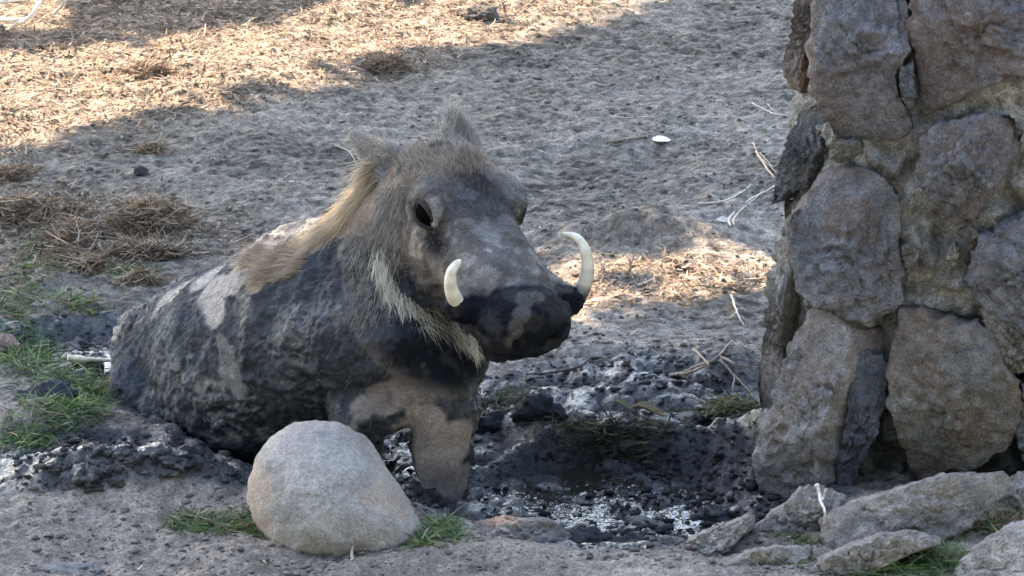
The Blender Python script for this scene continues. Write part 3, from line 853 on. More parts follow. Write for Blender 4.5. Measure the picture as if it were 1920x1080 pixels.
# --- colours
C = lambda *a: np.array(a)[None, :]
m3 = mud[:, None]
skin = C(0.165, 0.148, 0.133) * (1 + 0.15 * nz + 0.2 * nf)[:, None]
skin = skin + (C(0.33, 0.295, 0.27) - skin) * (sst(0.3, 0.8, tanp) * 0.9)[:, None]
skin = skin + (C(0.27, 0.195, 0.135) - skin) * (sst(0.3, 0.8, ginger) * 0.8)[:, None]
skin = skin + (C(0.285, 0.228, 0.205) - skin) * (sst(0.3, 0.8, skin_pink) * 0.9)[:, None]
skin = skin + (C(0.21, 0.20, 0.19) - skin) * (sst(0.3, 0.9, flank))[:, None]
# face: dark slate forehead, paler muzzle bridge, brown grey cheeks
fore = ishead * np.exp(-((hf - 0.03) / 0.085) ** 2 - (hl / 0.10) ** 2) * sst(-0.02, 0.02, hu)
bridge = ishead * np.exp(-((hf - 0.16) / 0.09) ** 2 - ((hl + 0.03) / 0.055) ** 2) * sst(0.0, 0.03, hu)
cheek = ishead * sst(0.045, 0.09, -hl) * sst(0.0, -0.03, hu)
crown = ishead * sst(-0.02, -0.08, hf) * sst(-0.03, 0.02, hu)
skin = skin + (C(0.050, 0.053, 0.062) - skin) * (np.clip(fore * 1.2 + 0.25 * nz * fore, 0, 0.9))[:, None]
skin = skin + (C(0.19, 0.185, 0.182) - skin) * (np.clip(bridge * (0.8 + 0.5 * nz), 0, 0.9))[:, None]
skin = skin + (C(0.165, 0.13, 0.11) - skin) * (cheek * 0.7)[:, None]
skin = skin + (C(0.25, 0.19, 0.14) - skin) * (crown * 0.7)[:, None]
tear = ishead * sst(0.04, 0.012, np.linalg.norm(np.stack([(hf - 0.09) * 0.55, np.abs(hl) - 0.105, hu + 0.02], 1), axis=1)) * 0.85
skin = skin + (C(0.012, 0.012, 0.016) - skin) * tear[:, None]
inear = np.maximum(sst(0.075, 0.03, np.linalg.norm(bv - (EB1 * 0.6 + ET1 * 0.4), axis=1)), 0)
skin = skin + (C(0.23, 0.205, 0.18) - skin) * (earm * 0.8)[:, None]
skin = skin + (C(0.09, 0.088, 0.09) - skin) * (sst(0.055, 0.02, np.linalg.norm(bv - (EB1 * 0.75 + ET1 * 0.25), axis=1)) * 0.7)[:, None]
eyering = ishead * sst(0.040, 0.022, np.linalg.norm(np.stack([(hf - 0.024) * 0.75, np.abs(hl) - 0.118, hu + 0.002], 1), axis=1))
skin = skin + (C(0.035, 0.034, 0.038) - skin) * (eyering * 0.55)[:, None]
wetn = sst(-0.1, 0.6, fbm(bv, 5, 3, seed=77))
mudc = C(0.0075, 0.013, 0.024) * (1 + 0.35 * nf + 0.3 * nz)[:, None]
dryc = C(0.047, 0.056, 0.066) * (1 + 0.2 * nf)[:, None]
dried = sst(0.0, 0.7, fbm(bv, 6, 4, seed=79) + 0.35 * (bv[:, 0] < -0.45) - 0.9 * sst(-0.45, -0.25, bv[:, 0]) * sst(0.40, 0.2, bv[:, 2]) ) * (1 - snout) * (1 - foot)
mudc = mudc + (dryc - mudc) * (dried * 0.5)[:, None]
mudc = mudc + (C(0.006, 0.0075, 0.012) * (1 + 0.4 * nf)[:, None] - mudc) * snout[:, None]
sn_top = snout * sst(0.0, 0.55, fbm(bv, 24, 3, seed=81))
mudc = mudc + (C(0.13, 0.125, 0.115) - mudc) * (sn_top * 0.12)[:, None]
strip = spots([(985, 560, 0.02), (978, 590, 0.02), (968, 615, 0.018), (960, 640, 0.016), (1010, 555, 0.016)])
strip = sst(0.25, 0.8, strip + 0.5 * brush)
mudc = mudc + (C(0.12, 0.115, 0.105) - mudc) * (strip * 0.45)[:, None]
cfin = skin * (1 - m3) + mudc * m3
blot = fbm(bv, 14, 4, gain=0.6, seed=85)
cfin = cfin * (1 + ishead * (1 - snout) * np.clip(0.42 * blot, -0.5, 0.5))[:, None]
cfin = cfin * (1 - 0.45 * ishead * sst(0.35, 0.7, fbm(bv, 20, 3, seed=89, ridged=True)) * sst(-0.05, 0.02, hf) * (1 - snout))[:, None]
# --- relief: caked mud, wrinkles, hide
disp = mud * (0.0065 * fbm(bv, 34, 4, gain=0.65, seed=83) + 0.004 * np.clip(nz, -0.5, 1) + 0.002) + 0.0012 * nf * (1 - mud)
disp = disp * (1 - 0.6 * snout) + snout * 0.0022 * fbm(bv, 60, 3, gain=0.7, seed=87)
rug = fbm(bv * np.array([1, 1, 1]), 20, 3, seed=89, ridged=True)
disp += ishead * (1 - snout) * (0.0022 * np.clip(rug, -1, 0.6) + 0.0016 * nf) * sst(-0.10, 0.0, hf)
fold = np.sin(hf * 260 + 6 * nz + (hu * 90)) * 0.0028 * ishead * np.exp(-((hf - 0.05) / 0.06) ** 2 - ((hu + 0.055) / 0.03) ** 2) * sst(0.06, 0.09, np.abs(hl))
ribs = 0.004 * np.sin((bv[:, 0] - bv[:, 1]) * 46) * sst(-0.7, -0.55, bv[:, 0]) * sst(-0.1, -0.25, bv[:, 0]) * sst(0.1, 0.2, bv[:, 2]) * (1 - ishead)
bv2 = bv + bn * (disp + fold + ribs)[:, None]
WLOC = np.array([-0.35, 0.0, -0.05])
warthog = thing('warthog', 'mud-caked warthog with curved tusks sitting in the wallow', 'warthog', WLOC)
wetattr = np.clip((1 - snout) * mud * (0.35 + 0.65 * wetn) * (1 - 0.7 * dried), 0, 1)
body_me = mesh_from('body', bv2 - WLOC, bf, True, np.clip(cfin, 0.004, 1), {'wet': wetattr})
obj('body', body_me, M['skin'], warthog, (0, 0, 0))

def part(name, me, m, label=None):
    o = obj(name, me, m, warthog, (0, 0, 0))
    if label: o['label'] = label
    return o
# eyes
def eye(s):
    v, f = ico(4)
    out = norm(HL * s * 0.80 + HD * 0.42 + HU * 0.22)
    e1 = norm(HD - out * (HD @ out)); e2 = norm(np.cross(out, e1)); e2 = e2 * np.sign(e2 @ HU)
    c = H(0.024, s * 0.106, -0.002)
    part('eye', mesh_from('eye', v * 0.0255 + c - WLOC, f), M['eye'])
    # lids: two rims of hide round the eyeball
    n = 40; t = np.linspace(0, np.pi, n)
    for up in (1, -1):
        rings = []
        for j in range(8):
            a = j / 8 * 2 * np.pi
            thick = (0.0072 if up > 0 else 0.0048) * np.sin(t) ** 0.5 + 0.0012
            cen = c[None] + np.outer(np.cos(t) * 0.031, e1) + np.outer(up * np.sin(t) * (0.0205 if up > 0 else 0.0185) - 0.004 * np.cos(t), e2) + np.outer(0.008 + 0.0095 * np.sin(t), out)
            rings.append(cen + np.outer(np.cos(a) * thick, e2) + np.outer(np.sin(a) * thick, out))
        Vr = np.stack(rings, 1).reshape(-1, 3)
        idx = np.arange(n * 8).reshape(n, 8)
        F = np.stack([idx[:-1].ravel(), np.roll(idx, -1, 1)[:-1].ravel(), np.roll(idx, -1, 1)[1:].ravel(), idx[1:].ravel()], 1)
        part('eyelid', mesh_from('eyelid', Vr - WLOC, F, True, np.broadcast_to(np.array([0.035, 0.033, 0.036]), (len(Vr), 3)), {'wet': np.zeros(len(Vr))}), M['skin'])
eye(-1); eye(1)

def tube(pts, rad, ns=10, squash=1.0):
    pts = np.asarray(pts, float); n = len(pts)
    T = norm(np.gradient(pts, axis=0))
    ref = np.array([0.13, 0.2, 0.97])
    A = norm(np.cross(T, ref)); Bq = np.cross(T, A)
    a = np.linspace(0, 2 * np.pi, ns, endpoint=False)
    V = pts[:, None] + np.cos(a)[None, :, None] * A[:, None] * np.asarray(rad)[:, None, None] + np.sin(a)[None, :, None] * Bq[:, None] * np.asarray(rad)[:, None, None] * squash
    idx = np.arange(n * ns).reshape(n, ns)
    F = np.stack([idx[:-1].ravel(), np.roll(idx, -1, 1)[:-1].ravel(), np.roll(idx, -1, 1)[1:].ravel(), idx[1:].ravel()], 1)
    V = np.vstack([V.reshape(-1, 3), pts[:1], pts[-1:]])
    c0, c1 = n * ns, n * ns + 1
    caps = [[c0, idx[0][(i + 1) % ns], idx[0][i], idx[0][i]] for i in range(ns)] + [[c1, idx[-1][i], idx[-1][(i + 1) % ns], idx[-1][(i + 1) % ns]] for i in range(ns)]
    return V, F, caps
def spline(ctrl, n):
    ctrl = np.asarray(ctrl, float)
    t = np.linspace(0, len(ctrl) - 1, n)
    q = np.vstack([2 * ctrl[0] - ctrl[1], ctrl, 2 * ctrl[-1] - ctrl[-2]])
    i = np.minimum(t.astype(int), len(ctrl) - 2); u = (t - i)[:, None]
    p0, p1, p2, p3 = q[i], q[i + 1], q[i + 2], q[i + 3]
    return 0.5 * (2 * p1 + (p2 - p0) * u + (2 * p0 - 5 * p1 + 4 * p2 - p3) * u * u + (3 * p1 - p0 - 3 * p2 + p3) * u ** 3)
def tube_mesh(name, pts, rad, colr, ns=10, origin=np.zeros(3)):
    V, F, caps = tube(pts, rad, ns)
    me = bpy.data.meshes.new(name)
    faces = F.tolist() + [c[:3] for c in caps]
    me.from_pydata((V - origin).tolist(), [], faces)
    me.polygons.foreach_set('use_smooth', np.ones(len(faces), bool))
    a = me.color_attributes.new('Col', 'FLOAT_COLOR', 'POINT')
    c4 = np.ones((len(V), 4), np.float32)
    if np.ndim(colr) == 1: c4[:, :3] = colr
    else:
        c4[:len(pts) * ns, :3] = np.repeat(colr, ns, 0); c4[-2, :3] = colr[0]; c4[-1, :3] = colr[-1]
    a.data.foreach_set('color', c4.ravel()); me.update()
    return me
def tusk(ctrl, r0, r1):
    n = 40
    pts = spline(ctrl, n)
    t = np.linspace(0, 1, n)
    rad = r0 * (1 - t) + r1 * t
    rad[-4:] *= np.array([0.97, 0.85, 0.62, 0.3])
    c = np.array([0.62, 0.57, 0.46])[None] * (0.9 + 0.1 * np.sin(t * 40))[:, None]
    c = c * (1 - 0.35 * sst(0.55, 0.3, t) * (0.6 + 0.4 * np.sin(t * 90)))[:, None]
    k = sst(0.36, 0.24, t)[:, None]
    c = c * (1 - k) + np.array([0.05, 0.05, 0.05]) * k
    part('tusk', tube_mesh('tusk', pts, rad, c, 14, WLOC), M['tusk'])
b1 = H(0.262, -0.112, -0.022); b2 = H(0.262, 0.112, -0.018)
yb1, yb2 = b1[1], b2[1]
tusk([b1, P(866, 578, yb1 - 0.02), P(847, 546, yb1 - 0.04), P(846, 512, yb1 - 0.045), P(863, 487, yb1 - 0.03)], 0.0215, 0.0075)
tusk([b2, P(1082, 556, yb2 + 0.01), P(1101, 515, yb2 + 0.015), P(1099, 476, yb2 + 0.02), P(1083, 447, yb2 + 0.035), P(1055, 437, yb2 + 0.05)], 0.021, 0.0055)

# ------------------------------------------------------------------ hair
def sample_roots(weight, n):
    w = np.clip(weight, 0, None); w = w / w.sum()
    i = rng.choice(len(bv2), n, p=w)
    return i, bv2[i] + rng.normal(size=(n, 3)) * 0.0015
def hair(name, weight, n, length, width, flow, lift, c0, c1, seg=4, bendg=0.4, jitter=0.25, label=None, lenf=None):
    i, root = sample_roots(weight, n)
    nn = bn[i]
    fl = flow(root) if callable(flow) else np.broadcast_to(np.asarray(flow, float), (n, 3))
    tang = norm(fl - nn * np.sum(fl * nn, 1, keepdims=True))
    d = norm(tang * (1 - lift) + nn * lift + rng.normal(size=(n, 3)) * jitter)
    bend = norm(fl) * 0.25 + np.array([0, 0, -1.0]) * bendg + rng.normal(size=(n, 3)) * 0.12
    L_ = length * rng.uniform(0.55, 1.15, n) * (1 if lenf is None else lenf(root))
    f = rng.uniform(0.7, 1.25, (n, 1))
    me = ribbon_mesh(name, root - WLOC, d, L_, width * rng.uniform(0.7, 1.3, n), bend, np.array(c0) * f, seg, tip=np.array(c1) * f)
    tag(part(name, me, M['hair'], label), kind='stuff')
def near(c, r): return sst(r, r * 0.5, np.linalg.norm(bv - c, axis=1))
back = np.array([-0.75, 0.55, -0.25])
nape = spots([(718, 345, 0.06), (700, 360, 0.06), (690, 400, 0.045), (670, 390, 0.065), (640, 420, 0.06), (610, 442, 0.055), (575, 466, 0.045), (548, 484, 0.035), (522, 497, 0.03)])
topn = sst(-0.25, 0.3, bn[:, 2]) * nape * (hf < -0.13) * sst(-0.54, -0.40, bv[:, 0]) * (1 - near(EB1, 0.07)) * (1 - near(ET1, 0.06))
side_y = np.array([-0.55, -0.1, -0.85])
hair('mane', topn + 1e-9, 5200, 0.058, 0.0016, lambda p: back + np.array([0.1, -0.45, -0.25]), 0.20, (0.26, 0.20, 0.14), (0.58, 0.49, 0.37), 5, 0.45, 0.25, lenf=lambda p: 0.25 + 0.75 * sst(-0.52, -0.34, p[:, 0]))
spine = spots([(520, 482, 0.035), (480, 478, 0.035), (440, 482, 0.04), (400, 492, 0.03), (550, 475, 0.04), (525, 495, 0.04), (500, 505, 0.035), (560, 490, 0.035)]) * sst(0.1, 0.7, bn[:, 2])
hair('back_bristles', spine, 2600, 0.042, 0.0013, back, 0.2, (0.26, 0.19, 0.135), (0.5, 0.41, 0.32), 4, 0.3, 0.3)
ruff = spots([(735, 380, 0.04), (725, 430, 0.045), (715, 480, 0.05), (705, 530, 0.05), (690, 570, 0.045), (690, 470, 0.04), (720, 560, 0.035)])
hair('neck_ruff', ruff, 3000, 0.021, 0.0014, np.array([-0.25, -0.1, -1.0]), 0.22, (0.17, 0.16, 0.145), (0.38, 0.355, 0.32), 4, 0.3, 0.25)
wk = spots([(712, 480, 0.018), (716, 500, 0.02), (722, 520, 0.02), (732, 540, 0.02), (746, 556, 0.02), (762, 570, 0.02), (780, 582, 0.018), (792, 592, 0.014)])
hair('cheek_whiskers', wk, 800, 0.032, 0.0015, np.array([0.35, -0.2, -0.9]), 0.38, (0.50, 0.47, 0.40), (0.80, 0.76, 0.66), 5, 0.35, 0.3)
chin = spots([(830, 600, 0.03), (860, 625, 0.03), (890, 640, 0.025), (800, 590, 0.03)])
hair('jaw_bristles', chin, 500, 0.035, 0.0012, np.array([0.7, -0.4, -0.5]), 0.3, (0.32, 0.29, 0.24), (0.6, 0.56, 0.48), 4, 0.2, 0.3)
facew = ishead * (1 - mud) * (hf < 0.26) * (1 - sst(0.03, 0.012, np.linalg.norm(np.stack([hf - 0.016, np.abs(hl) - 0.12, hu], 1), axis=1)))
hair('face_fur', facew, 6000, 0.008, 0.0011, lambda p: -HD[None] + 0.0 * p, 0.35, (0.12, 0.11, 0.10), (0.26, 0.24, 0.215), 2, 0.1, 0.3)
crownw = spots([(760, 300, 0.05), (800, 290, 0.05), (830, 290, 0.05), (860, 295, 0.05), (890, 300, 0.04), (820, 310, 0.05), (780, 320, 0.04)])
hair('crown_tuft', crownw, 2200, 0.024, 0.0012, -HD + np.array([0, 0, 0.25]), 0.28, (0.19, 0.155, 0.125), (0.42, 0.36, 0.30), 4, 0.15, 0.4)
earw1 = near((EB1 + ET1) / 2, 0.075) * (hf < -0.08)
earw2 = near(EB2 * 0.4 + ET2 * 0.6, 0.07) * (hf < -0.08)
hair('ear_fur', earw1, 1200, 0.018, 0.0012, ET1 - EB1, 0.3, (0.26, 0.23, 0.20), (0.52, 0.46, 0.39), 3, 0.1, 0.3)
hair('ear_fur', earw2, 1500, 0.034, 0.0012, ET2 - EB2 + np.array([0.02, 0, 0.02]), 0.25, (0.22, 0.205, 0.195), (0.45, 0.42, 0.39), 4, 0.1, 0.35)
flk = (1 - mud) * (1 - ishead)
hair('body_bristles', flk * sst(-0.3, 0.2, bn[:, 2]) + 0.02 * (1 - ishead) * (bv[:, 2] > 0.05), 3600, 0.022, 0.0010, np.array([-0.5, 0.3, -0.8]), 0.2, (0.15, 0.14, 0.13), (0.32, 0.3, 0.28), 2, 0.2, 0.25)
# ------------------------------------------------------------------ added unseen trees and bushes, placed for their shade and reflections
MANE_LINE = np.array([P(718, 325, -0.10), P(690, 345, -0.08), P(655, 385, -0.05), P(620, 420, -0.03), P(585, 452, -0.01), P(548, 478, 0.02)])
RUMP_SPOT = np.array([P(372, 512, 0.20), P(330, 545, 0.27)])
def to_ground(p): return (p - SUN * (p[:, 2:3] / SUN[2]))[:, :2]
SHAFT = np.vstack([to_ground(MANE_LINE)])
RUMPG = to_ground(RUMP_SPOT)
def is_lit(g, grow=0.0):
    r = np.zeros(len(g), bool)
    g3 = np.concatenate([g, np.zeros((len(g), 1))], 1)
    gw = g + np.stack([fbm(g3, 4.0, 4, gain=0.7, seed=51), fbm(g3, 4.0, 4, gain=0.7, seed=53)], 1) * 0.12
    for poly in LIT:
        r |= in_poly(gw, poly)
    for k in range(len(SHAFT) - 1):
        a, b = SHAFT[k], SHAFT[k + 1]
        h = np.clip(((g - a) @ (b - a)) / ((b - a) @ (b - a)), 0, 1)
        r |= np.linalg.norm(g - a - h[:, None] * (b - a), axis=1) < 0.105
    for q in RUMPG:
        r |= np.linalg.norm(g - q, axis=1) < 0.05
    return r
def leaf_quads(ctr, size, normal, colr):
    n = len(ctr)
    nn = norm(normal + rng.normal(size=(n, 3)) * 0.55)
    a = norm(np.cross(nn, rng.normal(size=(n, 3)))); b = np.cross(nn, a)
    s = (size * rng.uniform(0.7, 1.25, n)).reshape(-1, 1)
    V = np.stack([ctr - a * s, ctr - b * s * 0.45 + nn * s * 0.1, ctr + a * s, ctr + b * s * 0.45 + nn * s * 0.1], 1).reshape(-1, 3)
    F = np.arange(n * 4).reshape(n, 4)
    return V, F, np.repeat(np.clip(colr * rng.uniform(0.7, 1.3, (n, 1)), 0, 1), 4, 0)
def added_shade_tree():
    base = np.array([-6.2, 7.4, 0.0])
    t = thing('added_shade_tree', 'added unseen tree behind the wallow, crown shaped to shade it', 'tree', base)
    n = 75000
    g = np.stack([rng.uniform(-2.9, 2.9, n), rng.uniform(-2.0, 4.9, n)], 1)
    g = g[~is_lit(g)]  # added crown is left open over the wanted sunlit patches
    far = np.ones(len(g), bool)
    for a in np.linspace(0, 2 * np.pi, 10, endpoint=False):
        far &= ~is_lit(g + np.array([math.cos(a), math.sin(a)]) * 0.17)
    h = rng.uniform(3.3, 4.1, len(g))
    c = np.concatenate([g, np.zeros((len(g), 1))], 1) + SUN * (h / SUN[2])[:, None]
    V, F, cc = leaf_quads(c, np.where(far, 0.10, 0.05), SUN[None], np.array([[0.07, 0.10, 0.03]]))
    obj('crown', mesh_from('crown', V - base, F, False, cc), M['leaf'], t, (0, 0, 0))
    pts = spline([base + [0, 0, -0.2], base + [0.15, -0.1, 1.2], base + [0.5, -0.3, 2.5], base + [1.0, -0.6, 3.6]], 24)
    obj('trunk', tube_mesh('trunk', pts, np.linspace(0.26, 0.15, 24), (0.12, 0.09, 0.07), 16, base), M['bark'], t, (0, 0, 0))
    top, made, tries = pts[-1], 0, 0
    while made < 9 and tries < 400:
        tries += 1
        gq = np.array([rng.uniform(-2.6, 2.6), rng.uniform(-1.5, 5.5), 0.0])
        e = gq + SUN * (rng.uniform(3.5, 4.0) / SUN[2])
        lp = spline([top - [0.2, -0.1, 0.3], top * 0.6 + e * 0.4 + [0, 0, 0.25], e], 30)
        if is_lit(to_ground(lp)).any(): continue
        made += 1
        obj('branch', tube_mesh('branch', lp, np.linspace(0.08, 0.015, 30), (0.12, 0.09, 0.07), 8, base), M['bark'], t, (0, 0, 0))
added_shade_tree()
def bush(x, y, r, hgt, label, colr):  # unseen bushes added to be reflected in the puddles
    base = np.array([x, y, 0.15])
    t = thing('bush', label, 'bush', base, 'added unseen bushes for puddle reflections')
    n = 2600
    d = norm(rng.normal(size=(n, 3))); d[:, 2] = np.abs(d[:, 2])
    q = base + d * np.array([r, r * 0.8, hgt]) * (rng.uniform(0.45, 1.05, n) * (1 + 0.2 * vnoise(d * 2.5, int(x * 7) & 31)))[:, None]
    V, F, cc = leaf_quads(q, 0.07, np.array([[0, 0, 0.6]]), np.array([colr]))
    obj('foliage', mesh_from('foliage', V - base, F, False, cc), M['leaf'], t, (0, 0, 0))
    for k in range(5):
        e = base + np.array([rng.uniform(-r, r) * 0.5, rng.uniform(-r, r) * 0.4, hgt * 0.7])
        obj('stem', tube_mesh('stem', spline([base - [0, 0, 0.2], (base + e) / 2 + rng.normal(size=3) * 0.08, e], 12), np.linspace(0.035, 0.01, 12), (0.12, 0.09, 0.07), 6, base), M['bark'], t, (0, 0, 0))
bush(-1.9, 9.6, 1.3, 1.3, 'added unseen low broad yellow green bush for puddle reflections', (0.20, 0.20, 0.06))
bush(0.75, 10.3, 0.75, 4.6, 'added unseen tall straw coloured bush to tint the puddle reflection', (0.30, 0.24, 0.09))
bush(3.4, 9.8, 1.4, 1.5, 'added unseen low green bush beyond the stone pillar', (0.13, 0.17, 0.05))

def add_sky_blocker(x, y, r, hgt, label):  # unseen trees added to block low sky light and deepen contrast
    base = np.array([x, y, 0.0])
    t = thing('sky_blocker_tree', label, 'tree', base, 'added trees blocking low sky light')
    n = 2600
    d = norm(rng.normal(size=(n, 3)))
    q = base + np.array([0, 0, hgt * 0.55]) + d * np.array([r, r, hgt * 0.5]) * (rng.uniform(0.6, 1.05, n))[:, None]
    V, F, cc = leaf_quads(q, 0.36, np.array([[0, 0, 0.3]]), np.array([[0.05, 0.06, 0.03]]))
    obj('crown', mesh_from('crown', V - base, F, False, cc), M['leaf'], t, (0, 0, 0))
    obj('trunk', tube_mesh('trunk', spline([base - [0, 0, 0.3], base + [0.1, 0.05, hgt * 0.3], base + [0, 0, hgt * 0.7]], 14), np.linspace(0.2, 0.08, 14), (0.12, 0.09, 0.07), 10, base), M['bark'], t, (0, 0, 0))
for k, (x, y, r, hgt) in enumerate([(-9, -11, 4.2, 11), (-3.5, -12.5, 4.2, 11), (3.0, -12.5, 4.2, 11), (9, -11, 4.2, 11), (12, -4, 4.2, 10), (-12, -4, 4.2, 10)]):
    add_sky_blocker(x, y, r, hgt, 'added unseen dark leafy tree blocking low sky light')
# ------------------------------------------------------------------ loose soil, litter
def frame_points(n, y0=-0.95, y1=4.6):
    y = y0 + (y1 - y0) * rng.uniform(0, 1, n) ** 1.25
    half = 1.22 * (0.92 + 0.145 * y)
    return rng.uniform(-1, 1, n) * np.maximum(half, 0.9), y
def soil_clods():
    n = 26000
    x, y = frame_points(n)
    z, wet, d1, d2 = fields(x, y)
    p = np.stack([x, y, z], 1)
    keep = (vnoise(p * np.array([3, 3, 0.0]), 91) + 0.6 * vnoise(p * np.array([9, 9, 0.0]), 92) > rng.uniform(-0.9, 0.7, n)) & (x < 0.62 + 3 * (y > 0.6))
    p, wet = p[keep], wet[keep]
    n = len(p)
    s = 0.0018 + 0.006 * rng.uniform(0, 1, n) ** 6 + 0.003 * wet
    v, f = ico(1)
    V = v[None] * s[:, None, None] * rng.uniform(0.6, 1.4, (n, 1, 3)) * np.array([1.25, 1.1, 0.6]) * (1 + 0.25 * rng.normal(size=(n, len(v), 1)))
    V += p[:, None] + np.array([0, 0, 0.3]) * s[:, None, None]
    F = (f[None] + (np.arange(n) * len(v))[:, None, None]).reshape(-1, 3)
    base = np.array([0.17, 0.15, 0.13]) * (1 - wet[:, None]) + np.array([0.03, 0.03, 0.033]) * wet[:, None]
    c = np.repeat(base * rng.uniform(0.5, 1.2, (n, 1)), len(v), 0)
    tag(obj('soil_clods', mesh_from('soil_clods', V.reshape(-1, 3), F, False, c), M['clod']), 'crumbly clods of grey soil strewn over the ground', 'soil', kind='stuff')
soil_clods()
def mud_lumps():
    n = 5200
    x = rng.uniform(-1.25, 0.62, n); y = rng.uniform(-0.78, 0.75, n)
    z, wet, d1, d2 = fields(x, y)
    keep = (wet > 0.55) & (rng.uniform(0, 1, n) < 0.02 + 0.14 * sst(0.1, 0.6, fbm(np.stack([x, y, z], 1), 5, 2, seed=95)))
    bl = G(240, 915, 0.0)
    keep |= (ell(x, y, bl, 0.20, 0.075, -0.1) < rng.uniform(0.6, 1.0, n)) & (wet > 0.4) & (rng.uniform(0, 1, n) < 0.75)
    p, wet = np.stack([x, y, z], 1)[keep], wet[keep]
    n = len(p)
    s = 0.007 + 0.022 * rng.uniform(0, 1, n) ** 3
    v, f = ico(3)
    k = len(v)
    q = (v[None] + rng.uniform(0, 50, (n, 1, 3))).reshape(-1, 3)
    d = (1 + 0.35 * fbm(q, 1.5, 2, seed=96) + 0.32 * fbm(q, 4.0, 3, gain=0.65, seed=97)).reshape(n, k, 1)
    V = v[None] * d * s[:, None, None] * rng.uniform(0.7, 1.4, (n, 1, 3)) * np.array([1.4, 1.2, 0.55]) + p[:, None] - np.array([0, 0, 0.25]) * s[:, None, None]
    F = (f[None] + (np.arange(n) * k)[:, None, None]).reshape(-1, 3)
    base = np.array([0.075, 0.072, 0.066]) * (1 - wet[:, None]) + np.array([0.016, 0.018, 0.022]) * wet[:, None]
    c = np.repeat(base * rng.uniform(0.6, 1.6, (n, 1)), k, 0)
    print('mud lumps', n)
    tag(obj('mud_lumps', mesh_from('mud_lumps', V.reshape(-1, 3), F, True, c, {'wet': np.repeat(wet * rng.uniform(0.2, 1, n), k)}), M['ground']), 'trampled wet lumps of black mud all over the wallow', 'mud', kind='stuff')
mud_lumps()
PAL = np.array([[0.40, 0.30, 0.21], [0.48, 0.38, 0.28], [0.32, 0.22, 0.15], [0.24, 0.165, 0.115], [0.50, 0.41, 0.32], [0.15, 0.10, 0.075], [0.10, 0.075, 0.06], [0.18, 0.13, 0.10]])
MAT = np.array([[0.32, 0.225, 0.16], [0.24, 0.165, 0.12], [0.40, 0.30, 0.22], [0.16, 0.11, 0.08], [0.46, 0.37, 0.28]])
def litter():
    n = 130000
    x, y = frame_points(n, -0.9, 4.6)
    dens = litter_density(x, y)
    keep = dens * 0.9 + 0.006 > rng.uniform(0, 1, n)
    x, y = x[keep], y[keep]
    z, wet, _, _ = fields(x, y)
    keep = wet < 0.5
    x, y, z = x[keep], y[keep], z[keep]
    n = len(x)
    a = rng.uniform(0, 2 * np.pi, n)
    d = np.stack([np.cos(a), np.sin(a), rng.uniform(-0.1, 0.35, n)], 1)
    bend = rng.normal(size=(n, 3)) * 0.25
    c = PAL[rng.integers(0, len(PAL), n)] * rng.uniform(0.7, 1.2, (n, 1))
    root = np.stack([x, y, z + rng.uniform(0.002, 0.008, n)], 1)
    me = ribbon_mesh('litter', root, d, 0.008 + 0.034 * rng.uniform(0, 1, n) ** 2.5, rng.uniform(0.002, 0.008, n), bend, c, 2, side=np.stack([-np.sin(a), np.cos(a), rng.normal(size=n) * 0.4], 1), flat_tip=0.4)
    tag(obj('leaf_litter', me, M['strand']), 'thin layer of chopped dry straw and leaf litter', 'litter', kind='stuff')
litter()

# ------------------------------------------------------------------ straw clumps
def straw_clump(name, px, py, rx, ry, hgt, n, label, cat='straw', pal=MAT, lmin=0.02, lmax=0.075, width=0.0042, group=None):
    c = G(px, py); c[2] = ground_z(c[0], c[1])[0]
    u = rng.normal(size=(n, 3)) * 0.42
    u[:, :2] /= np.maximum(1, np.linalg.norm(u[:, :2], axis=1) / 0.9)[:, None]
    u[:, 2] = np.abs(u[:, 2])
    r = np.linalg.norm(u[:, :2], axis=1)
    x, y = c[0] + u[:, 0] * rx, c[1] + u[:, 1] * ry
    zz = ground_z(x, y) + np.clip(1 - r ** 2, 0, 1) * hgt * rng.uniform(0, 1, n) + 0.003
    a = rng.uniform(0, 2 * np.pi, n)
    d = np.stack([np.cos(a), np.sin(a) * 0.7, rng.normal(size=n) * 0.3], 1)
    bend = rng.normal(size=(n, 3)) * 0.35 - np.array([0, 0, 0.15])
    L_ = rng.uniform(lmin, lmax, n)
    root = np.stack([x, y, zz], 1) - norm(d) * (L_ * 0.5)[:, None]
    colr = pal[rng.integers(0, len(pal), n)] * rng.uniform(0.45, 1.1, (n, 1))
    me = ribbon_mesh(name, root - c, d, L_, width * rng.uniform(0.5, 1.4, n), bend, colr, 3, flat_tip=0.5)
    return tag(obj(name, me, M['strand'], loc=c), label, cat, group)
straw_clump('straw_clump', 280, 440, 0.13, 0.12, 0.075, 900, 'tallest rounded heap of dry brown straw behind the warthog')
straw_clump('straw_clump', 268, 494, 0.16, 0.05, 0.035, 700, 'long low roll of pale straw lying below the tallest straw heap')
straw_clump('straw_clump', 60, 425, 0.16, 0.11, 0.05, 900, 'wide loose heap of dry straw farthest from the warthog')
straw_clump('straw_clump', 135, 475, 0.075, 0.16, 0.05, 700, 'narrow upright wad of brown straw between the two wide heaps')
straw_clump('straw_clump', 175, 515, 0.08, 0.06, 0.035, 350, 'small flattened wad of straw at the edge of the green grass')
straw_clump('straw_clump', 20, 352, 0.08, 0.08, 0.035, 300, 'small isolated straw heap on bare soil beyond the others')
straw_clump('straw_clump', 265, 540, 0.06, 0.04, 0.03, 200, 'pale scrap of yellowish straw on the mud behind the rump')
straw_clump('straw_clump', 735, 146, 0.10, 0.07, 0.035, 350, 'dry golden grass tuft at the edge of the sunlit ground', 'straw')
straw_clump('straw_clump', 285, 176, 0.09, 0.06, 0.035, 260, 'bright yellow straw wisp in the sunlit litter')
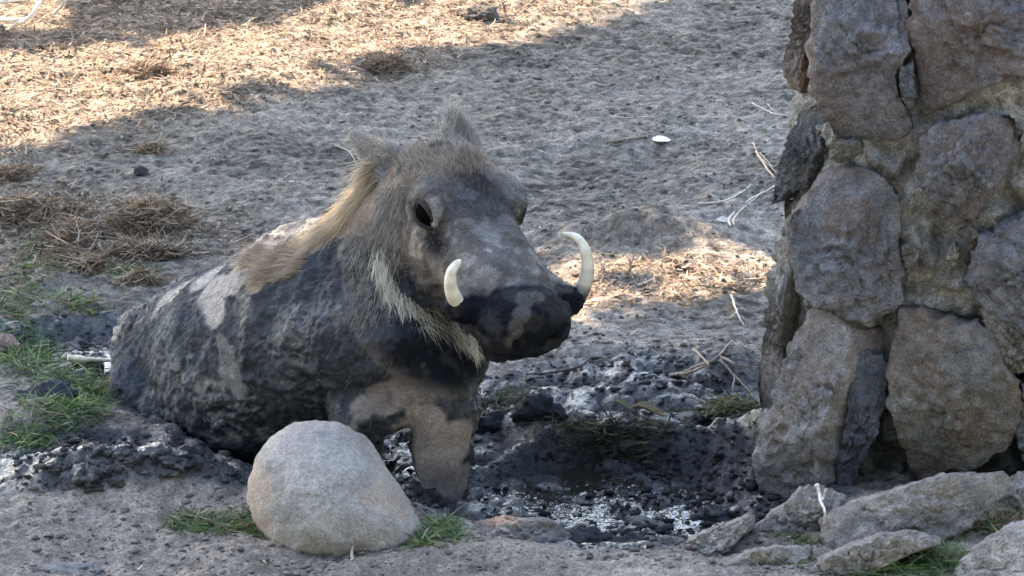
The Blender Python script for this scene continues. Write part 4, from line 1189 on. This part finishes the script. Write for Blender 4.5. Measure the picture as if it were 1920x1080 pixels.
straw_clump('straw_clump', 285, 298, 0.07, 0.05, 0.02, 160, 'thin reddish scrap of straw on the shaded soil below the sunlit strip')
DK = np.array([[0.05, 0.045, 0.035], [0.09, 0.075, 0.055], [0.16, 0.14, 0.09], [0.04, 0.04, 0.03], [0.08, 0.085, 0.045]])
straw_clump('reed_debris', 1140, 800, 0.17, 0.045, 0.02, 420, 'matted dark reeds and stalks lying on the rim of the pit', 'debris', DK, 0.03, 0.10, 0.0035)
straw_clump('reed_debris', 1390, 775, 0.10, 0.06, 0.03, 260, 'wet green brown stalks beside the foot of the pillar', 'debris', np.array([[0.14, 0.15, 0.07], [0.1, 0.12, 0.05], [0.2, 0.17, 0.11]]), 0.03, 0.10, 0.0035)
straw_clump('reed_debris', 960, 745, 0.09, 0.08, 0.02, 200, 'sparse dull green stalks on the mud below the snout', 'debris', np.array([[0.10, 0.12, 0.07], [0.14, 0.14, 0.1]]), 0.02, 0.06, 0.003)

# ------------------------------------------------------------------ grass
GP = np.array([[0.10, 0.17, 0.055], [0.13, 0.21, 0.07], [0.075, 0.135, 0.05], [0.20, 0.25, 0.10], [0.06, 0.11, 0.05]])
def grass(pts, n, hgt, label, dry=0.12, z0=0.0, width=0.0042):
    pts = np.array(pts, float)
    k = rng.integers(0, len(pts), n)
    px = pts[k, 0] + rng.normal(size=n) * pts[k, 2] * 0.5
    py = pts[k, 1] + rng.normal(size=n) * pts[k, 3] * 0.5
    q = np.array([G(a, b, z0) for a, b in zip(px, py)])
    q[:, 2] = ground_z(q[:, 0], q[:, 1]) - 0.004
    a = rng.uniform(0, 2 * np.pi, n)
    d = np.stack([np.cos(a) * 0.6, np.sin(a) * 0.6, rng.uniform(0.35, 1.1, n)], 1)
    bend = np.stack([np.cos(a) * 0.5, np.sin(a) * 0.5, rng.uniform(-0.75, -0.15, n)], 1)
    c = GP[rng.integers(0, len(GP), n)] * rng.uniform(0.5, 1.3, (n, 1))
    dr = rng.uniform(0, 1, n) < dry
    c[dr] = PAL[rng.integers(0, len(PAL), dr.sum())]
    ctr = q.mean(0)
    me = ribbon_mesh('grass', q - ctr, d, hgt * rng.uniform(0.5, 1.3, n), width * rng.uniform(0.6, 1.3, n), bend, c, 4)
    tag(obj('grass', me, M['grass'], loc=ctr), label, 'grass', kind='stuff')
grass([(60, 690, 60, 40), (130, 720, 60, 36), (60, 640, 50, 30), (180, 730, 50, 24), (20, 660, 40, 40), (100, 800, 60, 30), (160, 790, 40, 24), (40, 830, 50, 20)], 1900, 0.055, 'thick green grass on the muddy bank left of the warthog')
grass([(60, 510, 60, 24), (40, 560, 60, 24), (90, 480, 40, 30), (230, 520, 60, 14), (150, 580, 60, 18), (20, 590, 40, 14)], 1400, 0.04, 'thin green grass sprouting among the straw heaps', 0.3)
grass([(470, 985, 50, 24), (430, 990, 60, 20), (380, 985, 60, 16), (350, 975, 40, 12), (490, 1000, 24, 16)], 800, 0.042, 'short green grass at the left foot of the boulder', 0.2)
grass([(810, 1020, 40, 20), (840, 1035, 50, 16), (790, 1040, 24, 14), (830, 1000, 30, 14)], 520, 0.042, 'short green grass between boulder and low rounded rock', 0.15)
grass([(1650, 1068, 70, 20), (1720, 1050, 60, 18), (1760, 1070, 40, 20), (1600, 1082, 40, 14), (1690, 1085, 80, 14)], 1100, 0.05, 'lush green grass among the foreground rocks below the pillar', 0.12)
grass([(1880, 985, 40, 16), (1910, 960, 30, 16), (1850, 1000, 30, 12), (1895, 1050, 40, 16), (1820, 1072, 30, 12)], 650, 0.05, 'yellowish grass round the sloping rocks', 0.5)
grass([(1480, 1070, 20, 10), (1465, 1015, 36, 9), (1510, 1030, 30, 8)], 220, 0.035, 'small green tufts in the gaps between the flat rocks', 0.25)

# ------------------------------------------------------------------ sticks, twigs, leaves
def twig(name, paths, r, colr, label, cat='twig', group=None, lift=0.006):
    """paths: lists of frame points on the ground, optional height as third value"""
    P3 = []
    for path in paths:
        q = []
        for t in path:
            w = G(t[0], t[1]); h = t[2] if len(t) > 2 else 0.0
            w[2] = ground_z(w[0], w[1])[0]
            if h:
                g0 = w[2]; w = G(t[0], t[1], g0 + h)
            w[2] += lift
            q.append(w)
        P3.append(q)
    o = P3[0][0]
    root = thing(name, label, cat, o, group) if len(P3) > 1 else None
    for k, q in enumerate(P3):
        n = 8 * len(q)
        pts = spline(q, n) if len(q) > 1 else np.array(q)
        pts = pts + np.cumsum(rng.normal(size=pts.shape) * 0.0006, 0)
        rad = np.linspace(1, 0.45, n) * r * (1 if k == 0 else 0.7) * rng.uniform(0.85, 1.15, n)
        me = tube_mesh(name if root is None else 'branch', pts, rad, np.array(colr), 7, o)
        if root is None: tag(obj(name, me, M['twig'], loc=o), label, cat, group)
        else: obj('stem' if k == 0 else 'side_twig', me, M['twig'], root, (0, 0, 0))
PALEW, BRN, DRK = (0.55, 0.48, 0.38), (0.22, 0.16, 0.12), (0.07, 0.06, 0.05)
twig('stick', [[(128, 676, 0.03), (180, 682, 0.03), (238, 680, 0.03)]], 0.0085, (0.60, 0.50, 0.38), 'thick pale peeled stick beside the rump', 'stick')
twig('twig', [[(1368, 460), (1370, 425), (1400, 398), (1450, 372)], [(1375, 455), (1378, 425), (1420, 390)]], 0.0035, PALEW, 'pale forked twig bent at an elbow leaning by the pillar')
twig('twig', [[(1310, 403), (1352, 400), (1400, 375), (1425, 345)], [(1345, 400), (1362, 408)]], 0.003, PALEW, 'thin pale twig curving towards the pillar, above the forked one')
twig('dry_stalk', [[(1418, 300), (1440, 340), (1452, 360)], [(1424, 302), (1450, 335)], [(1412, 282), (1420, 305)], [(1430, 318), (1456, 345)]], 0.0035, (0.48, 0.36, 0.26), 'bunch of dry reddish stalks leaning on the left edge of the pillar', 'stalk')
twig('stick', [[(1136, 277), (1180, 270), (1232, 259)]], 0.006, BRN, 'straight dark brown stick pointing at the white leaf', 'stick')
twig('dry_stalk', [[(1142, 226), (1180, 226), (1232, 231)]], 0.0032, PALEW, 'single pale straw lying flat beyond the dark stick', 'stalk')
twig('twig', [[(1410, 205), (1450, 228), (1490, 232)], [(1440, 208), (1455, 226)]], 0.0025, PALEW, 'fine whitish twig on the soil behind the pillar')
twig('twig', [[(1255, 715), (1300, 700, 0.02), (1345, 672, 0.03), (1375, 640, 0.02)], [(1300, 660, 0.01), (1330, 690, 0.03), (1330, 718)], [(1350, 672, 0.03), (1385, 690, 0.02), (1425, 703)], [(1270, 705, 0.02), (1310, 725)], [(1340, 680, 0.03), (1300, 690, 0.04), (1268, 712)]], 0.0042, (0.26, 0.20, 0.16), 'tangled pile of thin dead twigs beside the pillar foot')
twig('twig', [[(1370, 580), (1380, 605), (1395, 620)], [(1378, 604), (1370, 612)]], 0.0032, PALEW, 'short pale twig on mud under the sunlit patch')
twig('twig', [[(1350, 705), (1390, 720), (1425, 745)], [(1375, 714), (1372, 740)], [(1385, 735), (1430, 750)]], 0.0032, (0.3, 0.24, 0.19), 'branching thin twig lying below the tangled pile')
twig('twig', [[(985, 712), (1040, 710), (1085, 708), (1110, 691), (1140, 700), (1152, 712)]], 0.0035, DRK, 'long crooked dark twig on the mud right of the snout')
twig('root', [[(1531, 912, 0.14), (1537, 935, 0.12), (1546, 955, 0.08), (1545, 985, 0.04)], [(1540, 943, 0.1), (1548, 925, 0.12)]], 0.0042, (0.6, 0.54, 0.46), 'bleached root hanging down over the pointed rock', 'root')
twig('branch', [[(-30, 72), (40, 45, 0.06), (75, 12, 0.12), (95, -40, 0.15)], [(-30, 40, 0.05), (50, 38, 0.07), (70, 8, 0.1)], [(100, 30, 0.02), (120, 5, 0.08), (135, -30, 0.1)], [(0, 8, 0.08), (50, 5, 0.1)], [(40, 46, 0.05), (10, 60, 0.03)]], 0.009, (0.62, 0.56, 0.48), 'bleached dead branch lying on the far sunlit litter', 'branch')
twig('twig', [[(628, 290), (655, 297), (668, 310)], [(656, 297), (664, 290)]], 0.0022, PALEW, 'fine pale twig on the soil behind the mane')
def flat_leaf(name, px, py, L_, W_, ang, colr, label, curl=0.35, lift=0.008):
    c = G(px, py); c[2] = ground_z(c[0], c[1])[0] + lift
    n, k = 14, 5
    V = []
    for i in range(n):
        t = i / (n - 1)
        w = W_ * math.sin(math.pi * min(1, t * 1.02)) ** 0.7 * (1 + 0.12 * math.sin(9 * t))
        for j in range(k):
            s = j / (k - 1) * 2 - 1
            x, y = (t - 0.5) * L_, s * w * 0.5
            zc = curl * (abs(s) ** 2 * w * 0.4 + 0.12 * L_ * math.sin(t * 5))
            V.append([x * math.cos(ang) - y * math.sin(ang), x * math.sin(ang) + y * math.cos(ang), zc])
    V = np.array(V)
    Vb = V - np.array([0, 0, 0.0012])
    idx = np.arange(n * k).reshape(n, k)
    f = np.stack([idx[:-1, :-1].ravel(), idx[1:, :-1].ravel(), idx[1:, 1:].ravel(), idx[:-1, 1:].ravel()], 1)
    me = mesh_from(name, np.vstack([V, Vb]), np.vstack([f[:, ::-1], f + n * k]), True, np.broadcast_to(np.array(colr), (2 * n * k, 3)))
    tag(obj(name, me, M['strand'], loc=c), label, 'leaf')
flat_leaf('fallen_leaf', 1240, 269, 0.055, 0.07, 0.2, (0.85, 0.84, 0.80), 'bright white fallen leaf lying on the bare soil', 0.12)
flat_leaf('fallen_leaf', 1352, 438, 0.035, 0.045, -0.5, (0.6, 0.56, 0.5), 'small pale leaf caught beside the forked twig')
flat_leaf('dead_leaf', 1215, 785, 0.085, 0.035, -0.35, (0.20, 0.16, 0.10), 'long curled olive brown leaf on the rim of the pit', 0.7, 0.016)
flat_leaf('dead_leaf', 1168, 775, 0.06, 0.025, -0.6, (0.13, 0.13, 0.08), 'smaller dark curled leaf beside the long olive one', 0.7, 0.016)

def clod(name, px, py, sx, sy, sz, colr, label, seed, sub=4):
    c = G(px, py); c[2] = ground_z(c[0], c[1])[0]
    v, f = ico(sub)
    d = 1 + 0.28 * fbm(v + seed, 1.6, 3, seed=seed) + 0.16 * fbm(v + seed, 5, 4, gain=0.65, seed=seed + 3)
    V = v * d[:, None] * np.array([sx, sy, sz])
    cc = np.array(colr) * (1 + 0.3 * fbm(v + seed, 4, 3, seed=seed + 5))[:, None]
    tag(obj(name, mesh_from(name, V, f, True, np.clip(cc, 0.005, 1)), M['clod'], loc=c), label, 'clod' if name != 'stone' else 'stone')
clod('soil_clod', 900, 56, 0.055, 0.05, 0.035, (0.10, 0.09, 0.08), 'big dark earth clod at the edge of the sunlit strip', 3)
clod('soil_clod', 265, 343, 0.020, 0.02, 0.017, (0.055, 0.055, 0.06), 'lone round dark clod on the open shaded soil', 5)
clod('soil_clod', 130, 1062, 0.055, 0.03, 0.014, (0.15, 0.15, 0.15), 'flat grey clod pressed into the bare foreground soil', 8)
clod('mud_clod', 1010, 775, 0.055, 0.05, 0.04, (0.022, 0.024, 0.03), 'wet black mud clod on the back rim of the pit', 11)
clod('mud_clod', 925, 770, 0.05, 0.045, 0.028, (0.022, 0.024, 0.03), 'low black mud lump between foreleg and pit rim', 13)
clod('mud_clod', 1090, 985, 0.06, 0.04, 0.028, (0.03, 0.031, 0.035), 'rough muddy lump in the shallow front of the wallow', 17)
clod('mud_clod', 1185, 1000, 0.05, 0.035, 0.025, (0.028, 0.03, 0.034), 'trampled mud lump close to the reddish slab', 19)
clod('mud_clod', 90, 760, 0.07, 0.05, 0.05, (0.04, 0.04, 0.045), 'dark crumbling mud lump in the green grass', 23)
clod('stone', 5, 640, 0.035, 0.03, 0.025, (0.28, 0.18, 0.15), 'reddish stone half hidden by the grass bank', 31)
